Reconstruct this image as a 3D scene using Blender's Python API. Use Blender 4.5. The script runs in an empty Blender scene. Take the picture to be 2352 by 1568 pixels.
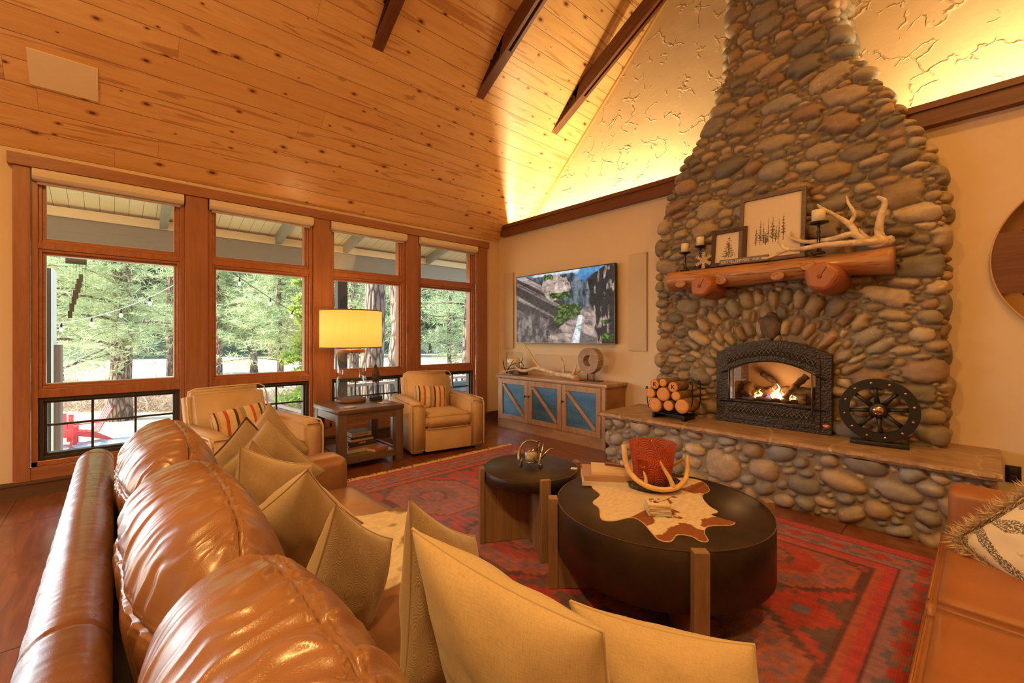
import bpy, bmesh, math, random
import numpy as np
from mathutils import Vector, Matrix, Euler
R = math.radians; PI = math.pi
S = bpy.context.scene
COL = S.collection

# ------------------------------------------------------------ camera
cam_d = bpy.data.cameras.new('camera'); cam = bpy.data.objects.new('camera', cam_d); COL.objects.link(cam)
cam_d.sensor_width = 36.0; cam_d.lens = 996.0/2352*36; cam_d.shift_y = -10/2352
cam_d.clip_start = 0.02; cam_d.clip_end = 500
cam.location = (0, 0, 1.35); cam.rotation_euler = (R(90), 0, R(47.5))
S.camera = cam

# ------------------------------------------------------------ world, sun, exposure
w = bpy.data.worlds.new('world'); S.world = w; w.use_nodes = True
wn = w.node_tree; wn.nodes.clear()
sky = wn.nodes.new('ShaderNodeTexSky'); sky.sky_type = 'NISHITA'; sky.sun_disc = False
sky.sun_elevation = R(38); sky.sun_rotation = R(205); sky.air_density = 1.2; sky.dust_density = 1.0
bg = wn.nodes.new('ShaderNodeBackground'); bg.inputs['Strength'].default_value = 0.88
wo = wn.nodes.new('ShaderNodeOutputWorld')
wn.links.new(sky.outputs[0], bg.inputs[0]); wn.links.new(bg.outputs[0], wo.inputs[0])
def lamp(name, kind, loc, power, color, rot=(0,0,0), **kw):
    d = bpy.data.lights.new(name, kind); d.energy = power; d.color = color
    for k, v in kw.items(): setattr(d, k, v)
    o = bpy.data.objects.new(name, d); COL.objects.link(o); o.location = loc; o.rotation_euler = rot
    return o
sd = Vector((-0.30, -0.66, 0.62)).normalized()
sun = lamp('sun', 'SUN', (-20, -20, 30), 16.0, (1.0, 0.93, 0.82), sd.to_track_quat('Z', 'Y').to_euler(), angle=R(0.6))
XWALL = -5.48
WARM = (1.0, 0.57, 0.17); COVE = (1.0, 0.78, 0.40)
# the LED strips that lie on the ledge behind the wooden cornice
lamp('cove_strip', 'AREA', (-3.75, 4.83, 3.06), 62, COVE, (R(180-8), 0, 0), shape='RECTANGLE', size=2.7, size_y=0.04)
lamp('cove_strip', 'AREA', (1.15, 4.83, 3.06), 62, COVE, (R(180-8), 0, 0), shape='RECTANGLE', size=3.1, size_y=0.04)
# warm downward fill lamps added near the sloped ceiling, for unseen room lights
# cool fill lamp added outside the unseen west door, standing in for daylight
lamp('door_fill', 'AREA', (XWALL-.28, -2.05, 1.15), 62, (.78, .88, 1.0), (0, R(-90), R(8)), shape='RECTANGLE', size=2.0, size_y=1.9)
lamp('warm_fill', 'AREA', (0.6, 2.6, 4.9), 40, (1.0, .50, .11), (0, 0, 0), shape='DISK', size=0.35)
for (x, y, z, p) in ((0.9, -1.0, 4.7, 98), (-1.6, -1.6, 5.0, 115), (-2.0, 2.2, 5.6, 0)):
    if p: lamp('warm_fill', 'AREA', (x, y, z), p, WARM, (0, 0, 0), shape='DISK', size=0.35)
S.view_settings.view_transform = 'Standard'; S.view_settings.look = 'None'
S.view_settings.exposure = 0.22; S.view_settings.gamma = 1.0; S.view_settings.use_curve_mapping = False

# ------------------------------------------------------------ mesh helpers
class MB:
    """collects shapes for ONE mesh object"""
    def __init__(s): s.v = []; s.f = []; s.sm = []
    def add(s, V, F, smooth=False, M=None):
        b = len(s.v)
        if M is not None: V = [M @ Vector(p) for p in V]
        s.v += [tuple(p) for p in V]; s.f += [tuple(b+i for i in f) for f in F]; s.sm += [smooth]*len(F)
        return s
    def box(s, a, b, M=None, bev=0):
        x0,y0,z0 = a; x1,y1,z1 = b
        if x0>x1: x0,x1=x1,x0
        if y0>y1: y0,y1=y1,y0
        if z0>z1: z0,z1=z1,z0
        if bev:
            bm = bmesh.new(); bmesh.ops.create_cube(bm, size=1)
            bmesh.ops.scale(bm, vec=(x1-x0,y1-y0,z1-z0), verts=bm.verts)
            bmesh.ops.translate(bm, vec=((x0+x1)/2,(y0+y1)/2,(z0+z1)/2), verts=bm.verts)
            bmesh.ops.bevel(bm, geom=bm.edges[:], offset=min(bev,(x1-x0)*.49,(y1-y0)*.49,(z1-z0)*.49), segments=3 if bev>.012 else 2, affect='EDGES', profile=.5)
            s.bm(bm, M, smooth=True); return s
        V = [(x0,y0,z0),(x1,y0,z0),(x1,y1,z0),(x0,y1,z0),(x0,y0,z1),(x1,y0,z1),(x1,y1,z1),(x0,y1,z1)]
        return s.add(V, [(0,3,2,1),(4,5,6,7),(0,1,5,4),(1,2,6,5),(2,3,7,6),(3,0,4,7)], False, M)
    def bm(s, bm, M=None, smooth=False):
        bm.verts.index_update()
        s.add([v.co.copy() for v in bm.verts], [[v.index for v in f.verts] for f in bm.faces], smooth, M); bm.free(); return s
    def lathe(s, prof, n=32, M=None, smooth=True, cap=True):
        V = []; F = []
        for r, z in prof:
            V += [(r*math.cos(2*PI*i/n), r*math.sin(2*PI*i/n), z) for i in range(n)]
        for k in range(len(prof)-1):
            for i in range(n):
                j = (i+1)%n; F.append((k*n+i, k*n+j, (k+1)*n+j, (k+1)*n+i))
        if cap:
            if prof[0][0] > 1e-6: F.append(tuple(range(n-1,-1,-1)))
            if prof[-1][0] > 1e-6: F.append(tuple((len(prof)-1)*n+i for i in range(n)))
        return s.add(V, F, smooth, M)
    def cyl(s, a, b, r, r2=None, n=16, smooth=True):
        return s.tube([a, b], [r, r if r2 is None else r2], n, smooth)
    def tube(s, pts, rad, n=10, smooth=True, cap=True, flat=1.0):
        pts = [Vector(p) for p in pts]; m = len(pts)
        if not hasattr(rad, '__len__'): rad = [rad]*m
        V = []; F = []
        t = (pts[1]-pts[0]).normalized()
        u = t.orthogonal().normalized()
        for k in range(m):
            t = (pts[min(k+1,m-1)]-pts[max(k-1,0)])
            if t.length < 1e-9: t = Vector((0,0,1))
            t.normalize()
            u = (u - t*u.dot(t))
            if u.length < 1e-6: u = t.orthogonal()
            u.normalize(); w_ = t.cross(u)
            V += [pts[k] + (u*math.cos(2*PI*i/n) + w_*math.sin(2*PI*i/n)*flat)*rad[k] for i in range(n)]
        for k in range(m-1):
            for i in range(n):
                j = (i+1)%n; F.append((k*n+i, k*n+j, (k+1)*n+j, (k+1)*n+i))
        if cap: F.append(tuple(range(n-1,-1,-1))); F.append(tuple((m-1)*n+i for i in range(n)))
        return s.add(V, F, smooth)
    def prism(s, poly, z0, z1, M=None, smooth=False):
        n = len(poly)
        V = [(x,y,z0) for x,y in poly] + [(x,y,z1) for x,y in poly]
        F = [tuple(range(n-1,-1,-1)), tuple(range(n,2*n))] + [(i,(i+1)%n,n+(i+1)%n,n+i) for i in range(n)]
        return s.add(V, F, smooth, M)
    def ring(s, outer, inner, z0, z1, M=None):
        n = len(outer); V = []
        for z in (z0, z1): V += [(x,y,z) for x,y in outer] + [(x,y,z) for x,y in inner]
        F = []
        for i in range(n):
            j = (i+1)%n
            F += [(i,n+i,n+j,j), (2*n+i,2*n+j,3*n+j,3*n+i), (i,j,2*n+j,2*n+i), (n+j,n+i,3*n+i,3*n+j)]
        return s.add(V, F, False, M)
    def sphere(s, c, r, n=16, m=10, sc=(1,1,1), M=None):
        pr = [(math.sin(PI*k/m), -math.cos(PI*k/m)) for k in range(m+1)]
        pr[0] = (1e-4,-1); pr[-1] = (1e-4,1)
        T = Matrix.Translation(c) @ Matrix.Diagonal((r*sc[0], r*sc[1], r*sc[2], 1))
        return s.lathe(pr, n, (M @ T) if M is not None else T)
    def mesh(s, name):
        me = bpy.data.meshes.new(name)
        me.from_pydata(s.v, [], s.f); me.polygons.foreach_set('use_smooth', s.sm); me.update()
        return me

def link(name, data, mat=None, parent=None, loc=(0,0,0), rot=(0,0,0)):
    o = bpy.data.objects.new(name, data); COL.objects.link(o)
    if parent is not None: o.parent = parent
    o.location = loc; o.rotation_euler = rot
    if mat is not None: o.data.materials.append(mat)
    return o
def obj(name, mb, mat, parent=None, loc=(0,0,0), rot=(0,0,0), bevel=0, sub=0, fix=True):
    if fix:
        bm = bmesh.new(); me = mb.mesh(name); bm.from_mesh(me)
        bmesh.ops.recalc_face_normals(bm, faces=bm.faces); bm.to_mesh(me); bm.free()
    else: me = mb.mesh(name)
    o = link(name, me, mat, parent, loc, rot)
    if bevel:
        b = o.modifiers.new('bevel', 'BEVEL'); b.width = bevel; b.segments = 2; b.limit_method = 'ANGLE'; b.harden_normals = False
    if sub:
        m_ = o.modifiers.new('sub', 'SUBSURF'); m_.levels = sub; m_.render_levels = sub
    return o
def tag(o, label=None, cat=None, group=None, kind=None):
    if label: o['label'] = label
    if cat: o['category'] = cat
    if group: o['group'] = group
    if kind: o['kind'] = kind
    return o
def thing(name, label, cat, loc=(0,0,0), rot=0, group=None, kind=None):
    o = bpy.data.objects.new(name, None); COL.objects.link(o); o.empty_display_size = .1
    o.location = loc; o.rotation_euler = rot if hasattr(rot, '__len__') else (0,0,rot)
    return tag(o, label, cat, group, kind)
def copy_tree(o, parent=None):
    c = o.copy(); COL.objects.link(c)
    if parent is not None: c.parent = parent
    for ch in [q for q in bpy.data.objects if q.parent == o]: copy_tree(ch, c)
    return c
def struct(name, mb, mat, **kw): return tag(obj(name, mb, mat, **kw), kind='structure')

# numpy value noise
def _hash(ix, iy, seed):
    h = (ix.astype(np.int64)*374761393 + iy.astype(np.int64)*668265263 + seed*1442695041) & 0x7fffffff
    h = ((h ^ (h >> 13))*1274126177) & 0x7fffffff
    return ((h ^ (h >> 16)) & 0xffff)/65535.0
def vnoise(x, y, seed=0):
    x = np.asarray(x, float); y = np.asarray(y, float)
    ix = np.floor(x); iy = np.floor(y); fx = x-ix; fy = y-iy
    fx = fx*fx*(3-2*fx); fy = fy*fy*(3-2*fy)
    a = _hash(ix,iy,seed); b = _hash(ix+1,iy,seed); c = _hash(ix,iy+1,seed); d = _hash(ix+1,iy+1,seed)
    return (a*(1-fx)+b*fx)*(1-fy) + (c*(1-fx)+d*fx)*fy
def fbm(x, y, seed=0, oct=4, gain=.5):
    t = 0; a = 1; n = 0
    for k in range(oct):
        t = t + a*vnoise(np.asarray(x)*2**k + 17.3*k, np.asarray(y)*2**k - 9.1*k, seed+k); n += a; a *= gain
    return t/n
def grid_faces(nx, ny):
    i = np.arange(nx-1)[None,:] + np.arange(ny-1)[:,None]*nx
    return np.stack([i, i+1, i+1+nx, i+nx], -1).reshape(-1, 4)
def np_mesh(name, V, F, col=None, smooth=True):
    used = np.zeros(len(V), bool); used[F.ravel()] = True
    mp = np.cumsum(used)-1; V = V[used]; F = mp[F]
    me = bpy.data.meshes.new(name)
    me.vertices.add(len(V)); me.vertices.foreach_set('co', V.astype(np.float32).ravel())
    me.loops.add(F.size); me.loops.foreach_set('vertex_index', F.astype(np.int32).ravel())
    me.polygons.add(len(F)); me.polygons.foreach_set('loop_start', np.arange(0, F.size, 4, dtype=np.int32))
    me.polygons.foreach_set('use_smooth', np.full(len(F), smooth))
    me.update(calc_edges=True)
    if col is not None:
        c = col[used]; c = np.concatenate([c, np.ones((len(c),1))], 1)
        at = me.color_attributes.new('Col', 'FLOAT_COLOR', 'POINT'); at.data.foreach_set('color', c.astype(np.float32).ravel())
    return me

# ------------------------------------------------------------ material helpers
class NT:
    def __init__(s, name):
        s.m = bpy.data.materials.new(name); s.m.use_nodes = True; s.t = s.m.node_tree; s.t.nodes.clear()
        s.out = s.t.nodes.new('ShaderNodeOutputMaterial'); s._co = {}
    def n(s, typ, **kw):
        nd = s.t.nodes.new(typ)
        for k, v in kw.items():
            if k.startswith('i_'):
                key = k[2:].replace('_', ' ')
                s.set(nd.inputs[key] if key in nd.inputs else nd.inputs[int(key)], v)
            else: setattr(nd, k, v)
        return nd
    def set(s, sock, v):
        if isinstance(v, bpy.types.NodeSocket): s.t.links.new(v, sock)
        elif isinstance(v, bpy.types.Node): s.t.links.new(v.outputs[0], sock)
        else:
            if hasattr(v, '__len__') and sock.type == 'RGBA' and len(v) == 3: v = (*v, 1)
            sock.default_value = v
    def co(s, kind='Object', scale=None, rot=(0,0,0), loc=(0,0,0)):
        key = kind
        if key not in s._co: s._co[key] = s.n('ShaderNodeTexCoord').outputs[kind]
        if scale is None: return s._co[key]
        if not hasattr(scale, '__len__'): scale = (scale,)*3
        m = s.n('ShaderNodeMapping'); s.set(m.inputs['Vector'], s._co[key])
        m.inputs['Scale'].default_value = scale; m.inputs['Rotation'].default_value = rot; m.inputs['Location'].default_value = loc
        return m.outputs[0]
    def noise(s, scale=5, detail=3, co=None, rough=.5, dist=0):
        return s.n('ShaderNodeTexNoise', i_Scale=scale, i_Detail=detail, i_Roughness=rough, i_Distortion=dist, i_Vector=co if co is not None else s.co()).outputs[0]
    def vor(s, scale=5, co=None, feature='F1', out='Distance', rnd=1):
        return s.n('ShaderNodeTexVoronoi', feature=feature, i_Scale=scale, i_Randomness=rnd, i_Vector=co if co is not None else s.co()).outputs[out]
    def ramp(s, fac, stops, interp='LINEAR'):
        r = s.n('ShaderNodeValToRGB'); s.set(r.inputs[0], fac); e = r.color_ramp.elements; r.color_ramp.interpolation = interp
        while len(e) < len(stops): e.new(.5)
        for q, (p, c) in zip(e, stops):
            q.position = p; q.color = (*c, 1) if hasattr(c, '__len__') else (c, c, c, 1)
        return r.outputs[0]
    def mix(s, fac, a, b, mode='MIX'):
        m = s.n('ShaderNodeMix', data_type='RGBA', blend_type=mode)
        s.set(m.inputs[0], fac); s.set(m.inputs[6], a); s.set(m.inputs[7], b); return m.outputs[2]
    def math(s, op, a, b=0.0, c=0.0, clamp=False):
        m = s.n('ShaderNodeMath', operation=op, use_clamp=clamp); s.set(m.inputs[0], a); s.set(m.inputs[1], b); s.set(m.inputs[2], c); return m.outputs[0]
    def sep(s, v):
        m = s.n('ShaderNodeSeparateXYZ'); s.set(m.inputs[0], v); return m.outputs
    def comb(s, x, y, z=0.0):
        m = s.n('ShaderNodeCombineXYZ'); s.set(m.inputs[0], x); s.set(m.inputs[1], y); s.set(m.inputs[2], z); return m.outputs[0]
    def bump(s, h, strength=.5, dist=.01, nrm=None):
        b = s.n('ShaderNodeBump', i_Strength=strength, i_Distance=dist, i_Height=h)
        if nrm is not None: s.set(b.inputs['Normal'], nrm)
        return b.outputs[0]
    def pbr(s, color, rough=.5, metal=0.0, normal=None, **kw):
        p = s.n('ShaderNodeBsdfPrincipled'); s.set(p.inputs['Base Color'], color); s.set(p.inputs['Roughness'], rough); s.set(p.inputs['Metallic'], metal)
        if normal is not None: s.set(p.inputs['Normal'], normal)
        for k, v in kw.items(): s.set(p.inputs[k.replace('_', ' ')], v)
        s.t.links.new(p.outputs[0], s.out.inputs[0]); return s.m
MATS = {}
def plain(name, color, rough=.5, metal=0.0, **kw):
    if name not in MATS: MATS[name] = NT(name).pbr(color, rough, metal, **kw)
    return MATS[name]
def glow(name, color, strength):
    if name not in MATS:
        t = NT(name); e = t.n('ShaderNodeEmission', i_Color=color, i_Strength=strength); t.t.links.new(e.outputs[0], t.out.inputs[0]); MATS[name] = t.m
    return MATS[name]
def thin_glass(name, tint=(1,1,1), refl=1.0, rough=0.0):
    t = NT(name); tr = t.n('ShaderNodeBsdfTransparent', i_Color=tint); g = t.n('ShaderNodeBsdfGlossy', i_Roughness=rough)
    f = t.n('ShaderNodeLayerWeight', i_Blend=.5).outputs['Facing']; mx = t.n('ShaderNodeMixShader')
    t.set(mx.inputs[0], t.math('MULTIPLY', t.math('ADD', .035, t.math('MULTIPLY', t.math('POWER', f, 4.0), .75)), refl, clamp=True)); t.set(mx.inputs[1], tr.outputs[0]); t.set(mx.inputs[2], g.outputs[0])
    t.t.links.new(mx.outputs[0], t.out.inputs[0]); return t.m
def wood(name, dark, light, axis=0, scale=1.0, rough=.4, contrast=1.0, knots=0.0, coat=0.0):
    """grain that runs along the given object axis"""
    t = NT(name); sc = [14*scale]*3; sc[axis] = 1.1*scale
    co = t.co('Object', sc)
    n1 = t.noise(1.3, 5, co, .6, 1.2); n2 = t.noise(6, 3, co, .6)
    f = t.math('ADD', t.math('MULTIPLY', n1, .72), t.math('MULTIPLY', n2, .28))
    c = t.ramp(f, [(.5-.2/contrast, dark), (.5+.2/contrast, light)])
    if knots:
        sk = [4.0*scale]*3; sk[axis] = 1.3*scale
        v = t.vor(1.0, t.co('Object', sk)); k = t.ramp(v, [(0.03, 1.0), (0.10, 0.0)])
        c = t.mix(t.math('MULTIPLY', k, knots), c, tuple(q*.25 for q in dark))
    return t.pbr(c, rough, normal=t.bump(f, .15, .003), Coat_Weight=coat, Coat_Roughness=.15)
def colattr(name, rough=.6, bumpscale=0, bumpdist=.002, emis=0.0, vary=0.0, **kw):
    t = NT(name); a = t.n('ShaderNodeVertexColor', layer_name='Col').outputs[0]
    if vary: a = t.mix(vary, a, t.ramp(t.noise(22, 4), [(.3, .15), (.7, 1.0)]), 'MULTIPLY')
    nm = t.bump(t.noise(bumpscale, 4), .6, bumpdist) if bumpscale else None
    if emis: kw = dict(kw, Emission_Color=a, Emission_Strength=emis)
    return t.pbr(a, rough, normal=nm, **kw)
# ============================================================ materials of the shell
XW, YN, YG = -5.48, 4.72, 5.14
ZC, MC = 2.93, 0.97                      # west slope: z = ZC + MC*(x-XW)
XR = -1.3; ZR = ZC + MC*(XR-XW); XE = 2*XR-XW; YS = -3.6

def ceiling_mat():
    t = NT('knotty_pine'); uv = t.sep(t.co('UV')); W = 0.188
    b = t.math('DIVIDE', uv[1], W); bi = t.math('FLOOR', b); bf = t.math('FRACT', b)
    off = t.math('MULTIPLY', t.math('FRACT', t.math('MULTIPLY', t.math('SINE', t.math('MULTIPLY', bi, 12.9898)), 43758.5)), 9.0)
    x = t.math('ADD', uv[0], off)
    l = t.math('DIVIDE', x, 4.3); li = t.math('FLOOR', l); lf = t.math('FRACT', l)
    rnd = t.math('FRACT', t.math('MULTIPLY', t.math('SINE', t.math('ADD', t.math('MULTIPLY', bi, 78.233), t.math('MULTIPLY', li, 37.7))), 9758.5))
    P = t.comb(t.math('ADD', x, t.math('MULTIPLY', rnd, 31.0)), t.math('ADD', uv[1], t.math('MULTIPLY', bi, 3.1)), 0.0)
    mp = t.n('ShaderNodeMapping', i_Vector=P); mp.inputs['Scale'].default_value = (.8, 9, 1)
    g1 = t.noise(1.6, 5, mp.outputs[0], .55, 1.0); g2 = t.noise(9, 2, mp.outputs[0], .5)
    f = t.math('ADD', t.math('MULTIPLY', g1, .75), t.math('MULTIPLY', g2, .25))
    base = t.ramp(f, [(.22, (.62,.33,.12)), (.46, (.76,.46,.19)), (.68, (.83,.55,.25))])
    base = t.mix(t.math('MULTIPLY', t.math('POWER', rnd, 2.5), .45), base, (.60,.30,.10))
    # heartwood streaks
    st = t.ramp(t.noise(.9, 3, mp.outputs[0], .5, 2.0), [(.60, 0.0), (.64, 1.0)])
    base = t.mix(t.math('MULTIPLY', st, .6), base, (.40,.155,.045))
    # knots
    mk = t.n('ShaderNodeMapping', i_Vector=P); mk.inputs['Scale'].default_value = (2.7, 5.0, 1)
    vd = t.n('ShaderNodeTexVoronoi', voronoi_dimensions='2D', i_Scale=1.0, i_Vector=mk.outputs[0], i_Randomness=1.0)
    rk = t.sep(vd.outputs['Color'])[0]; thr = t.math('MULTIPLY', t.math('POWER', rk, 1.4), .175)
    q = t.math('DIVIDE', vd.outputs['Distance'], t.math('ADD', thr, .012))
    base = t.mix(t.math('MULTIPLY', t.ramp(q, [(.55, 1.0), (1.0, 0.0)]), .62), base, (.34,.10,.025))
    base = t.mix(t.ramp(q, [(.33, 1.0), (.42, 0.0)]), base, (.13,.035,.012))
    e1 = t.math('MINIMUM', bf, t.math('SUBTRACT', 1.0, bf)); g = t.ramp(e1, [(.008, 1.0), (.024, 0.0)])
    e2 = t.math('MULTIPLY', t.math('MINIMUM', lf, t.math('SUBTRACT', 1.0, lf)), 43.0); gg = t.math('MULTIPLY', t.ramp(e2, [(.008, 1.0), (.02, 0.0)]), .7)
    gap = t.math('MAXIMUM', g, gg)
    base = t.mix(t.math('MULTIPLY', gap, .75), base, (.16,.055,.018))
    h = t.math('SUBTRACT', t.math('MULTIPLY', f, .12), gap)
    return t.pbr(base, t.math('ADD', .30, t.math('MULTIPLY', f, .12)), normal=t.bump(h, .5, .006), Coat_Weight=.25, Coat_Roughness=.26)
def floor_mat():
    t = NT('wide_plank_floor'); c = t.sep(t.co('Object')); W = .30
    b = t.math('DIVIDE', c[1], W); bi = t.math('FLOOR', b); bf = t.math('FRACT', b)
    off = t.math('MULTIPLY', t.math('FRACT', t.math('MULTIPLY', t.math('SINE', t.math('MULTIPLY', bi, 12.9898)), 43758.5)), 7.0)
    x = t.math('ADD', c[0], off); l = t.math('DIVIDE', x, 1.9); li = t.math('FLOOR', l); lf = t.math('FRACT', l)
    rnd = t.math('FRACT', t.math('MULTIPLY', t.math('SINE', t.math('ADD', t.math('MULTIPLY', bi, 78.233), t.math('MULTIPLY', li, 37.7))), 9758.5))
    P = t.comb(x, t.math('MULTIPLY', c[1], 9.0), t.math('MULTIPLY', rnd, 9.0))
    g = t.noise(2.2, 5, P, .6, 1.2); base = t.ramp(g, [(.25, (.105,.030,.011)), (.5, (.215,.066,.022)), (.75, (.33,.115,.042))])
    base = t.mix(t.math('MULTIPLY', rnd, .5), base, (.13,.036,.014))
    e1 = t.math('MINIMUM', bf, t.math('SUBTRACT', 1.0, bf)); e2 = t.math('MINIMUM', lf, t.math('SUBTRACT', 1.0, lf))
    gap = t.math('MAXIMUM', t.ramp(e1, [(.003, 1.0), (.012, 0.0)]), t.ramp(e2, [(.0006, 1.0), (.0018, 0.0)]))
    base = t.mix(gap, base, (.02,.008,.004))
    blot = t.noise(3.0, 3)
    ro = t.math('ADD', .20, t.math('MULTIPLY', blot, .22))
    h = t.math('SUBTRACT', t.math('MULTIPLY', t.noise(5, 2), .5), gap)
    return t.pbr(base, ro, normal=t.bump(h, .25, .008), Coat_Weight=.5, Coat_Roughness=.12)
def plaster_mat(name, col, trowel):
    t = NT(name); n = t.noise(7, 5, rough=.6)
    c = t.mix(t.math('MULTIPLY', t.noise(1.5, 3), .25), col, tuple(q*.86 for q in col))
    if not trowel: return t.pbr(c, .75, normal=t.bump(n, .25, .006))
    w1 = t.noise(1.6, 2, dist=.6); wv = t.vor(5.5, t.mix(.18, t.co(), t.n('ShaderNodeTexNoise', i_Scale=5.0, i_Detail=3.0, i_Vector=t.co()).outputs[1]), 'DISTANCE_TO_EDGE')
    rid = t.ramp(wv, [(0.0, 1.0), (.05, 0.0)]); msk = t.ramp(t.noise(4.5, 3), [(.52, 0.0), (.60, 1.0)])
    h = t.math('ADD', t.math('MULTIPLY', rid, msk), t.math('ADD', t.math('MULTIPLY', n, .35), t.math('MULTIPLY', w1, .8)))
    return t.pbr(c, .62, normal=t.bump(h, .8, .014))
M_ceil = ceiling_mat(); M_floor = floor_mat()
M_wall = plaster_mat('cream_wall', (.72,.56,.385), False)
M_gable = plaster_mat('trowelled_plaster', (.74,.58,.36), True)
M_frame = {a: wood('stained_frame_%d' % a, (.26,.085,.032), (.44,.17,.068), a, 1.0, .32, .8, coat=.2) for a in (0,1,2)}
M_case = {a: wood('stained_casing_%d' % a, (.24,.085,.036), (.40,.165,.072), a, .8, .42, .8, knots=.5) for a in (0,1,2)}
M_beam = wood('dark_timber', (.080,.022,.008), (.21,.075,.028), 0, .9, .38, 1.0)
M_base = wood('baseboard_wood', (.085,.040,.018), (.15,.075,.035), 1, .8, .5, .8)
M_dark = plain('bronze_sash', (.035,.026,.024), .42)
M_iron = plain('black_iron', (.012,.011,.010), .45, .6)
M_pane = thin_glass('window_glass', (.96,.98,.97), 1.0)

# ============================================================ floor, walls, ceiling
struct('floor', MB().box((XW-.2, YS-.1, -.12), (XE+.1, YN+.5, 0)), M_floor)
# west wall: plaster around the window group
mb = MB(); OY0, OY1, OZ0, OZ1 = -.60, 4.42, .16, 2.83
mb.box((XW-.2, -1.0, 0), (XW, OY0, ZC+.15)); mb.box((XW-.2, YS, 0), (XW, -3.1, ZC+.15)); mb.box((XW-.2, -3.1, 2.2), (XW, -1.0, ZC+.15)); mb.box((XW-.2, OY1, 0), (XW, YG, ZC+.15))
mb.box((XW-.2, OY0, 0), (XW, OY1, OZ0)); mb.box((XW-.2, OY0, OZ1), (XW, OY1, ZC+.15))
struct('wall_west', mb, M_wall)
struct('wall_north', MB().box((XW-.2, YN, 0), (XE, YG, 3.02)), M_wall)
mb = MB(); mb.add([(XW-.2,YG,2.6),(XE+.2,YG,2.6),(XE+.2,YG,ZC-.1),(XR,YG,ZR+.2),(XW-.2,YG,ZC-.1)]+[(XW-.2,YG+.2,2.6),(XE+.2,YG+.2,2.6),(XE+.2,YG+.2,ZC-.1),(XR,YG+.2,ZR+.2),(XW-.2,YG+.2,ZC-.1)],
       [(0,1,2,3,4),(9,8,7,6,5),(0,5,6,1),(1,6,7,2),(2,7,8,3),(3,8,9,4),(4,9,5,0)])
struct('wall_gable', mb, M_gable)
struct('wall_east', MB().box((XE, YS, 0), (XE+.2, YG, ZC+.15)), M_wall)
# south wall closes the room, save an unseen opening added for skylight
mb = MB(); a0, a1 = -5.3, -4.4
mb.box((XW-.2, YS-.2, 0), (a0, YS, 3)); mb.box((a1, YS-.2, 0), (XE+.2, YS, 3)); mb.box((a0, YS-.2, 2.45), (a1, YS, 3))
mb.add([(XW-.2,YS,3),(XE+.2,YS,3),(XR,YS,ZR+.3),(XW-.2,YS-.2,3),(XE+.2,YS-.2,3),(XR,YS-.2,ZR+.3)], [(0,1,2),(5,4,3),(0,3,4,1),(1,4,5,2),(2,5,3,0)])
struct('wall_south', mb, M_wall)
def slope(name, mat):
    T = .16; me = bpy.data.meshes.new(name); V = []; F = []; UV = []
    for sgn in (1, -1):
        xs = XW-.0 if sgn == 1 else XE
        for y in (YS-.2, YG+.1): V += [(xs, y, ZC-.0), (XR, y, ZR), (xs, y, ZC+T*1.4), (XR, y, ZR+T*1.4)]
    for b in (0, 8): F += [(b,b+1,b+5,b+4), (b+2,b+6,b+7,b+3), (b,b+4,b+6,b+2), (b+1,b+3,b+7,b+5), (b,b+2,b+3,b+1), (b+4,b+5,b+7,b+6)]
    me.from_pydata(V, [], F); uv = me.uv_layers.new(name='UVMap'); k = math.sqrt(1+MC*MC)
    for p in me.polygons:
        for li in p.loop_indices:
            v = me.vertices[me.loops[li].vertex_index].co
            uv.data[li].uv = (v.y, abs(v.x-(XW if v.x <= XR+.001 and p.index < 6 else XE))*k + (0 if p.index < 6 else 40))
    me.update(); bm = bmesh.new(); bm.from_mesh(me); bmesh.ops.recalc_face_normals(bm, faces=bm.faces); bm.to_mesh(me); bm.free()
    return tag(link(name, me, mat), kind='structure')
slope('ceiling', M_ceil)
# thin trim where the ceiling meets the gable wall
dv = Vector((XR-XW, 0, ZR-ZC)).normalized(); nv = Vector((dv.z, 0, -dv.x))
def slope_bar(mb, y0, y1, s0, s1, t0, t1):
    V = []
    for y in (y0, y1):
        for s_, t_ in ((s0,t0),(s1,t0),(s1,t1),(s0,t1)):
            V.append(Vector((XW, y, ZC)) + dv*s_ + nv*t_)
    return mb.add(V, [(0,1,2,3),(7,6,5,4),(0,4,5,1),(1,5,6,2),(2,6,7,3),(3,7,4,0)])
struct('trim_1', slope_bar(MB(), 5.105, 5.139, .3, 5.8, -.001, .03), plain('pine_trim', (.62,.36,.13), .4))
# cornice on the north wall in two runs, left and right of the chimney
for i, (x0, x1) in enumerate(((XW+.14, -2.25), (-.55, XE))):
    mb = MB(); mb.box((x0, 4.635, 2.985), (x1, YN, 3.105)); mb.box((x0, 4.615, 3.105), (x1, YN, 3.155)); mb.box((x0, 4.69, 3.155), (x1, YN, 3.16))
    struct('trim_%d' % (i+2), mb, wood('cornice_wood_%d' % i, (.10,.030,.010), (.21,.070,.024), 0, .8, .4))
# baseboards
mb = MB(); mb.box((XW, -1.0, 0), (XW+.022, YN, .135)); mb.box((XW, -1.0, .11), (XW+.035, YN, .135)); mb.box((XW, -1.0, 0), (XW+.035, YN, .02))
struct('baseboard_west', mb, M_base)
mb = MB(); mb.box((XW+.03, YN-.022, 0), (-2.82, YN, .135)); mb.box((.05, YN-.022, 0), (XE, YN, .135))
struct('baseboard_north', mb, M_base)

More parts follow.
